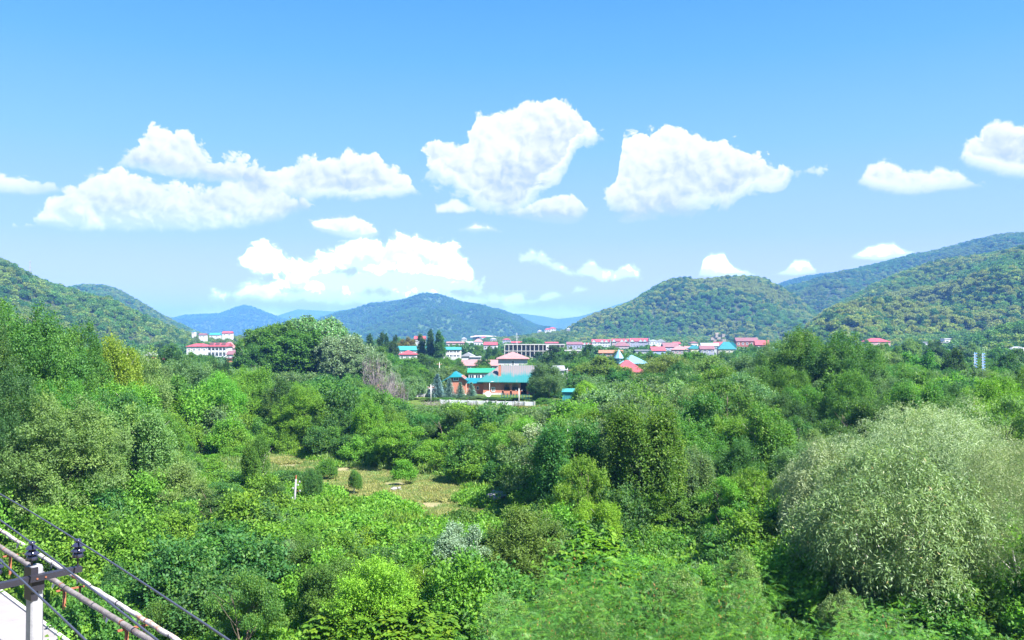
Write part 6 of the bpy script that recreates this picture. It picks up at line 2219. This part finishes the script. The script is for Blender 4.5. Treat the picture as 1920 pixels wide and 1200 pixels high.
# ------------------------------------------------------------------ road, pipes, pole and wires at the lower left
PDIR = (Vector((-13.7, 34.5, 0)) - Vector((-29.5, 51.0, 0))).normalized()
PN = Vector((-PDIR.y, PDIR.x, 0))          # points away from the viewer
M['road'] = plain('road_concrete', (0.22, 0.205, 0.205), 0.9, 0.1, 0.7, 0.005, second=(0.20, 0.185, 0.18), sec_amt=0.62, sec_scale=0.25)
M['pipe_wrap'] = plain('pipe_wrap', (0.17, 0.15, 0.145), 0.9, 0.35, 2.2, 0.03, second=(0.14, 0.11, 0.10), sec_amt=0.55, sec_scale=1.6)
M['pipe_white'] = plain('pipe_white', (0.42, 0.38, 0.36), 0.9, 0.3, 2.4, 0.03, second=(0.28, 0.13, 0.08), sec_amt=0.60, sec_scale=1.1)
M['wire'] = plain('wire', (0.045, 0.05, 0.075), 0.5, 0.1)
M['porcelain'] = plain('porcelain', (0.025, 0.025, 0.05), 0.12, 0.1, spec=0.8)
M['steel_dark'] = plain('steel_dark', (0.022, 0.021, 0.03), 0.5, 0.2, 3)
M['pole_concrete'] = plain('pole_concrete', (0.25, 0.25, 0.27), 0.85, 0.22, 5.0, 0.006, streak=0.7)

e0 = Vector((-27.5, 47.6, 0))
ra, rb = e0 - PDIR * 60, e0 + PDIR * 60
mb = MB()
nseg = 40
for k in range(nseg):
    a, b = ra.lerp(rb, k / nseg), ra.lerp(rb, (k + 1) / nseg)
    g0 = PDIR * 0.012
    a, b = a + g0, b - g0
    pts = [a - PN * 6.0, b - PN * 6.0, b, a]
    z1, z0 = 0.42, -0.6
    mb.poly([(p.x, p.y, z1) for p in pts] + [(p.x, p.y, z0) for p in pts], [(0, 1, 2, 3), (0, 4, 5, 1), (1, 5, 6, 2), (2, 6, 7, 3), (3, 7, 4, 0)])
rd = mb.build('road', M['road'])
tag(rd, 'pale concrete road in the bottom left corner', kind='structure')
kb = MB()
for k in range(nseg):
    a, b = ra.lerp(rb, k / nseg), ra.lerp(rb, (k + 1) / nseg)
    pts = [a + PN * 0.02, b + PN * 0.02 - PDIR * 0.02, b + PN * 0.2 - PDIR * 0.02, a + PN * 0.2]
    kb.poly([(p.x, p.y, 0.5) for p in pts] + [(p.x, p.y, -0.5) for p in pts], [(0, 1, 2, 3), (0, 4, 5, 1), (1, 5, 6, 2), (2, 6, 7, 3), (3, 7, 4, 0)])
tag(kb.build('kerb', M['concrete']), 'concrete kerb along the road in the bottom left corner', kind='structure')


def bumpy_tube(pts, r, amp, seed, n=10, step=0.22):
    out, rad = [], []
    for i in range(len(pts) - 1):
        a, b = Vector(pts[i]), Vector(pts[i + 1])
        m = max(1, int((b - a).length / step))
        for k in range(m):
            p = a.lerp(b, k / m)
            out.append(p + Vector((mnoise.noise((p.x, p.y, seed)), 0, mnoise.noise((p.x, seed, p.y)))) * amp * 0.5)
            rad.append(r * (1 + amp * 2.2 * mnoise.noise((p.x * 1.9, p.y * 1.9, seed * 3))))
    out.append(Vector(pts[-1]))
    rad.append(r)
    return MB().tube(out, rad, n)


def pipe_run():
    base = Vector((-29.5, 51.0, 0))
    for off, r, z, mat, amp, lab, seed in ((0.0, 0.125, 2.06, 'pipe_wrap', 0.06, 'dark grey lagged pipe on rusty posts, nearer the road', 1.0),
                                          (0.62, 0.105, 2.22, 'pipe_white', 0.09, 'thinner whitish pipe with peeling wrap behind the dark pipe', 2.0)):
        root = empty('pipe', base + PN * off, 0, lab, 'pipe')
        L0, L1 = -22.0, 46.0
        if off:
            # this one closes on the other as it comes nearer
            f = lambda s: PDIR * s + PN * (0.55 - 0.0105 * (s + 22)) + Vector((0, 0, z - 0.004 * s))
        else:
            f = lambda s: PDIR * s + Vector((0, 0, z))
        pts = [f(L0 + (L1 - L0) * k / 16) for k in range(17)]
        bumpy_tube(pts, r, amp, seed).build('pipe_body', M[mat], root, True)
        g = random.Random(int(seed))
        for k in range(26):
            s = L0 + (L1 - L0) * (k + g.random()) / 26
            p = f(s)
            MB().tube([p - PDIR * 0.05, p + PDIR * 0.05], r * 1.09, 12, False).build('strap', M['steel_dark'] if k % 3 else M['rust'], root)
        for k in range(14):
            s = L0 + (L1 - L0) * (k + g.random()) / 14
            p = f(s)
            w = MB()
            u = g.uniform(-.12, .12)
            w.poly([p + PN * u + Vector((0, 0, -r * .8)), p + PN * u + PDIR * .3 + Vector((0, 0, -r * .9)), p + PN * (u - .1) + PDIR * .22 + Vector((0, 0, -r - .22)), p + PN * (u - .06) + Vector((0, 0, -r - .12))], [(0, 1, 2, 3)])
            w.build('torn_wrap', M['pipe_white'], root)
    sts = [-18, -9.5, 0.8 + 1.6, 11.6, 19.5, 28, 37]
    for k, s in enumerate(sts):
        p = base + PDIR * s
        lab = ('rusty pipe stand, %s from the upper left end of the pipes' % ORD[k])
        root = empty('pipe_stand', p, math.atan2(PDIR.y, PDIR.x), lab, 'pipe stand', 'rusty stands under the pipes')
        MB().tube([(0, 0.05, -.3), (0, 0.05, 1.86)], 0.075, 8).build('post', M['rust'], root, True)
        MB().box(-.05, .05, -.32, .95, 1.86, 1.93).build('crossbar', M['rust'], root)
        MB().tube([(0, 0.75, -.3), (0, 0.75, 1.86)], 0.05, 8).build('post', M['rust'], root, True)


pipe_run()

WD = Vector((0.65, -0.76, 0)).normalized()


def insulator(parent, x, y, z0, stem=0.13, s=1.12):
    f = MB().tube([(0, 0, 0), (0, 0, stem + 0.04)], 0.011, 8).build('pin', M['steel_dark'], parent)
    f.location = (x, y, z0)
    prof = [(0.02, 0.0), (0.045, 0.0), (0.058, -0.012), (0.066, -0.012), (0.05, 0.035), (0.034, 0.05), (0.036, 0.058), (0.075, 0.052), (0.078, 0.058), (0.045, 0.085), (0.032, 0.1), (0.034, 0.112),
            (0.066, 0.108), (0.069, 0.114), (0.04, 0.14), (0.024, 0.15), (0.024, 0.158), (0.036, 0.165), (0.036, 0.178), (0.02, 0.19), (0.0, 0.192)]
    b = MB().lathe([(r * s, z * s) for r, z in prof], n=20).build('insulator', M['porcelain'], f, True)
    b.location = (0, 0, stem)
    return z0 + stem + 0.165 * s


def power_pole():
    ax = Vector((0.59, 0.81, 0)).normalized()
    px0, Y0 = 70, 10.75
    c = at(px0, Y0)
    rz = math.atan2(ax.y, ax.x)
    root = empty('power_pole', c, rz, 'pale concrete power pole with dark steel crossarm and three black insulators', 'power pole')
    top = zat(1057, Y0)
    w = 0.072
    mb = MB()
    b = 0.018
    ring = [(-w + b, -w), (w - b, -w), (w, -w + b), (w, w - b), (w - b, w), (-w + b, w), (-w, w - b), (-w, -w + b)]
    pts = [(x * 1.35, y * 1.35, -0.5) for x, y in ring] + [(x, y, top - 0.03) for x, y in ring] + [(x * .85, y * .85, top) for x, y in ring]
    fs = [tuple(range(8))[::-1], tuple(range(16, 24))] + [(r * 8 + i, r * 8 + (i + 1) % 8, (r + 1) * 8 + (i + 1) % 8, (r + 1) * 8 + i) for r in (0, 1) for i in range(8)]
    mb.poly(pts, fs).build('post', M['pole_concrete'], root)
    # dark steel sheet strapped round the head of the post, left of the bare concrete
    MB().box(-w - .012, -.0, -w - .014, w + .012, top - .40, top - .012).build('head_plate', M['steel_dark'], root)
    zc = zat(1077, Y0)
    MB().box(-.60, .50, -w - .09, -w - .02, zc - .035, zc + .035).box(-.60, .50, -w - .02, -w + .005, zc + .027, zc + .035).build('crossarm', M['steel_dark'], root)
    MB().tube([(-.05, -w - .1, zc), (-.05, w + .05, zc)], .012, 6).tube([(.05, -w - .1, zc), (.05, w + .05, zc)], .012, 6).build('bolt', M['rust'], root)
    MB().box(-.09, .06, -w - .045, -w - .015, zc - .16, zc - .036).build('bracket', M['steel_dark'], root)
    tips = []
    for x, y, z in ((-.035, 0.0, top - .02), (.46, -w - .055, zc + .035), (-.50, -w - .055, zc + .035)):
        zt = insulator(root, x, y, z, 0.13 if abs(x) > .1 else .10)
        tips.append(Matrix.Rotation(rz, 4, 'Z') @ Vector((x, y, 0)) + c + Vector((0, 0, zt)))
    # thin earth wire down the post
    MB().tube([(w + .012, -.03, top - .5), (w + .012, -.04, 3)], .006, 5).build('earth_wire', M['steel_dark'], root)
    return tips


tips = power_pole()
for (p, lab) in zip(tips, ('power line over the middle insulator of the pole', 'power line over the right insulator of the pole', 'power line over the left insulator, crossing in front of the pole')):
    pts = []
    for k in range(61):
        s = -34 + 46 * k / 60
        q = s / 46
        sag = 0.035 * s * 0.0 + 0.0016 * s * s
        pts.append(p + WD * s + Vector((0, 0, -sag)))
    o = MB().tube(pts, 0.0105, 6).build('power_line', M['wire'], None, True)
    tag(o, lab, 'power line', 'power lines crossing the lower left corner')

# a slack cable and a thin hose lying on the road
cb = []
for k in range(30):
    s = k / 29
    p = Vector((-27.6, 43.6, 0)).lerp(Vector((-20.5, 38.2, 0)), s)
    cb.append((p.x, p.y + .25 * math.sin(6 * s), 0.46))
tag(MB().tube(cb, .05, 6).build('cable', M['wire'], None, True), 'black cable lying across the pale road in the corner', 'cable')
cb2 = [(x - .35, y - .35, .55) for x, y, z in cb]
tag(MB().tube(cb2, .16, 8).build('pipe', M['pipe_wrap'], None, True), 'grey pipe lying on the pale road in the corner', 'pipe')


# ------------------------------------------------------------------ small things in the clearing
def marker():
    Y = 104.0
    p = at(383, Y)
    root = empty('marker_post', p, 0, 'small white marker post with red top left of the clearing', 'post')
    h = zat(829, Y)
    MB().box(-.22, .22, -.2, .2, 0, h - .55).build('post', M['white_paint'], root)
    MB().box(-.225, .225, -.205, .205, h - .549, h).build('red_top', M['red_roof'], root)


marker()


def old_post():
    Y = 69.5
    root = empty('insulator_post', at(553, Y), 0, 'crooked weathered post hung with white insulators before the clearing', 'post')
    h = zat(897, Y)
    MB().tube([(0, 0, -.2), (.05, 0, h * .5), (.14, 0, h)], [.11, .09, .07], 8).build('post', M['pole_concrete'], root, True)
    MB().tube([(.14, 0, h - .02), (.15, 0, h + .28)], .06, 6).build('rusty_top', M['rust'], root)
    for x, z in ((.42, h - .25), (-.1, h - .75), (.45, h - .95), (-.15, h - 1.5), (.2, h - 1.9), (.3, h - .5)):
        MB().tube([(.1, 0, z), (x, 0, z)], .02, 4).build('pin', M['rust'], root)
        MB().lathe([(0, 0), (.07, .01), (.08, .06), (.05, .11), (.05, .13), (0, .16)], (x, 0, z - .05), 8).build('insulator', M['grey_roof'], root, True)


old_post()


M['rubble'] = plain('rubble', (0.22, 0.21, 0.20), 0.9, 0.3, 2)


def debris(px, row, label, s=1.0):
    Y = CAMZ * F / (row - HOR)
    p = at(px, Y)
    root = empty('rubble_heap', p, .4, label, 'rubble')
    g = random.Random(3)
    for k in range(9):
        x, y = g.uniform(-1.3, 1.3) * s, g.uniform(-.8, .8) * s
        a, b, c = g.uniform(.3, .9) * s, g.uniform(.2, .5) * s, g.uniform(.08, .25) * s
        o = MB().box(-a, a, -b, b, -c, c).build('slab', M['rubble'], root)
        o.location = (x, y, .3 + k * .13 * s)
        o.rotation_euler = (g.uniform(-.4, .4), g.uniform(-.4, .4), g.uniform(0, 3))


debris(940, 955, 'grey heap of broken concrete slabs right of the clearing', 1.0)
debris(742, 928, 'two pale slabs lying in the dry grass of the clearing', 0.35)


# ------------------------------------------------------------------ the air
def build_haze():
    m, t = new_mat('haze')
    v = t.node('ShaderNodeVolumePrincipled')
    v.inputs['Color'].default_value = (0.17, 0.43, 1.0, 1)
    v.inputs['Density'].default_value = 0.00014
    v.inputs['Anisotropy'].default_value = 0.0
    finish(t, None, v.outputs[0])
    o = MB().box(-5600, 5600, -150, 9900, -9, 318).build('haze', m)
    tag(o, 'thin blue summer haze over the valley', kind='stuff')
    o.display_type = 'WIRE'


build_haze()
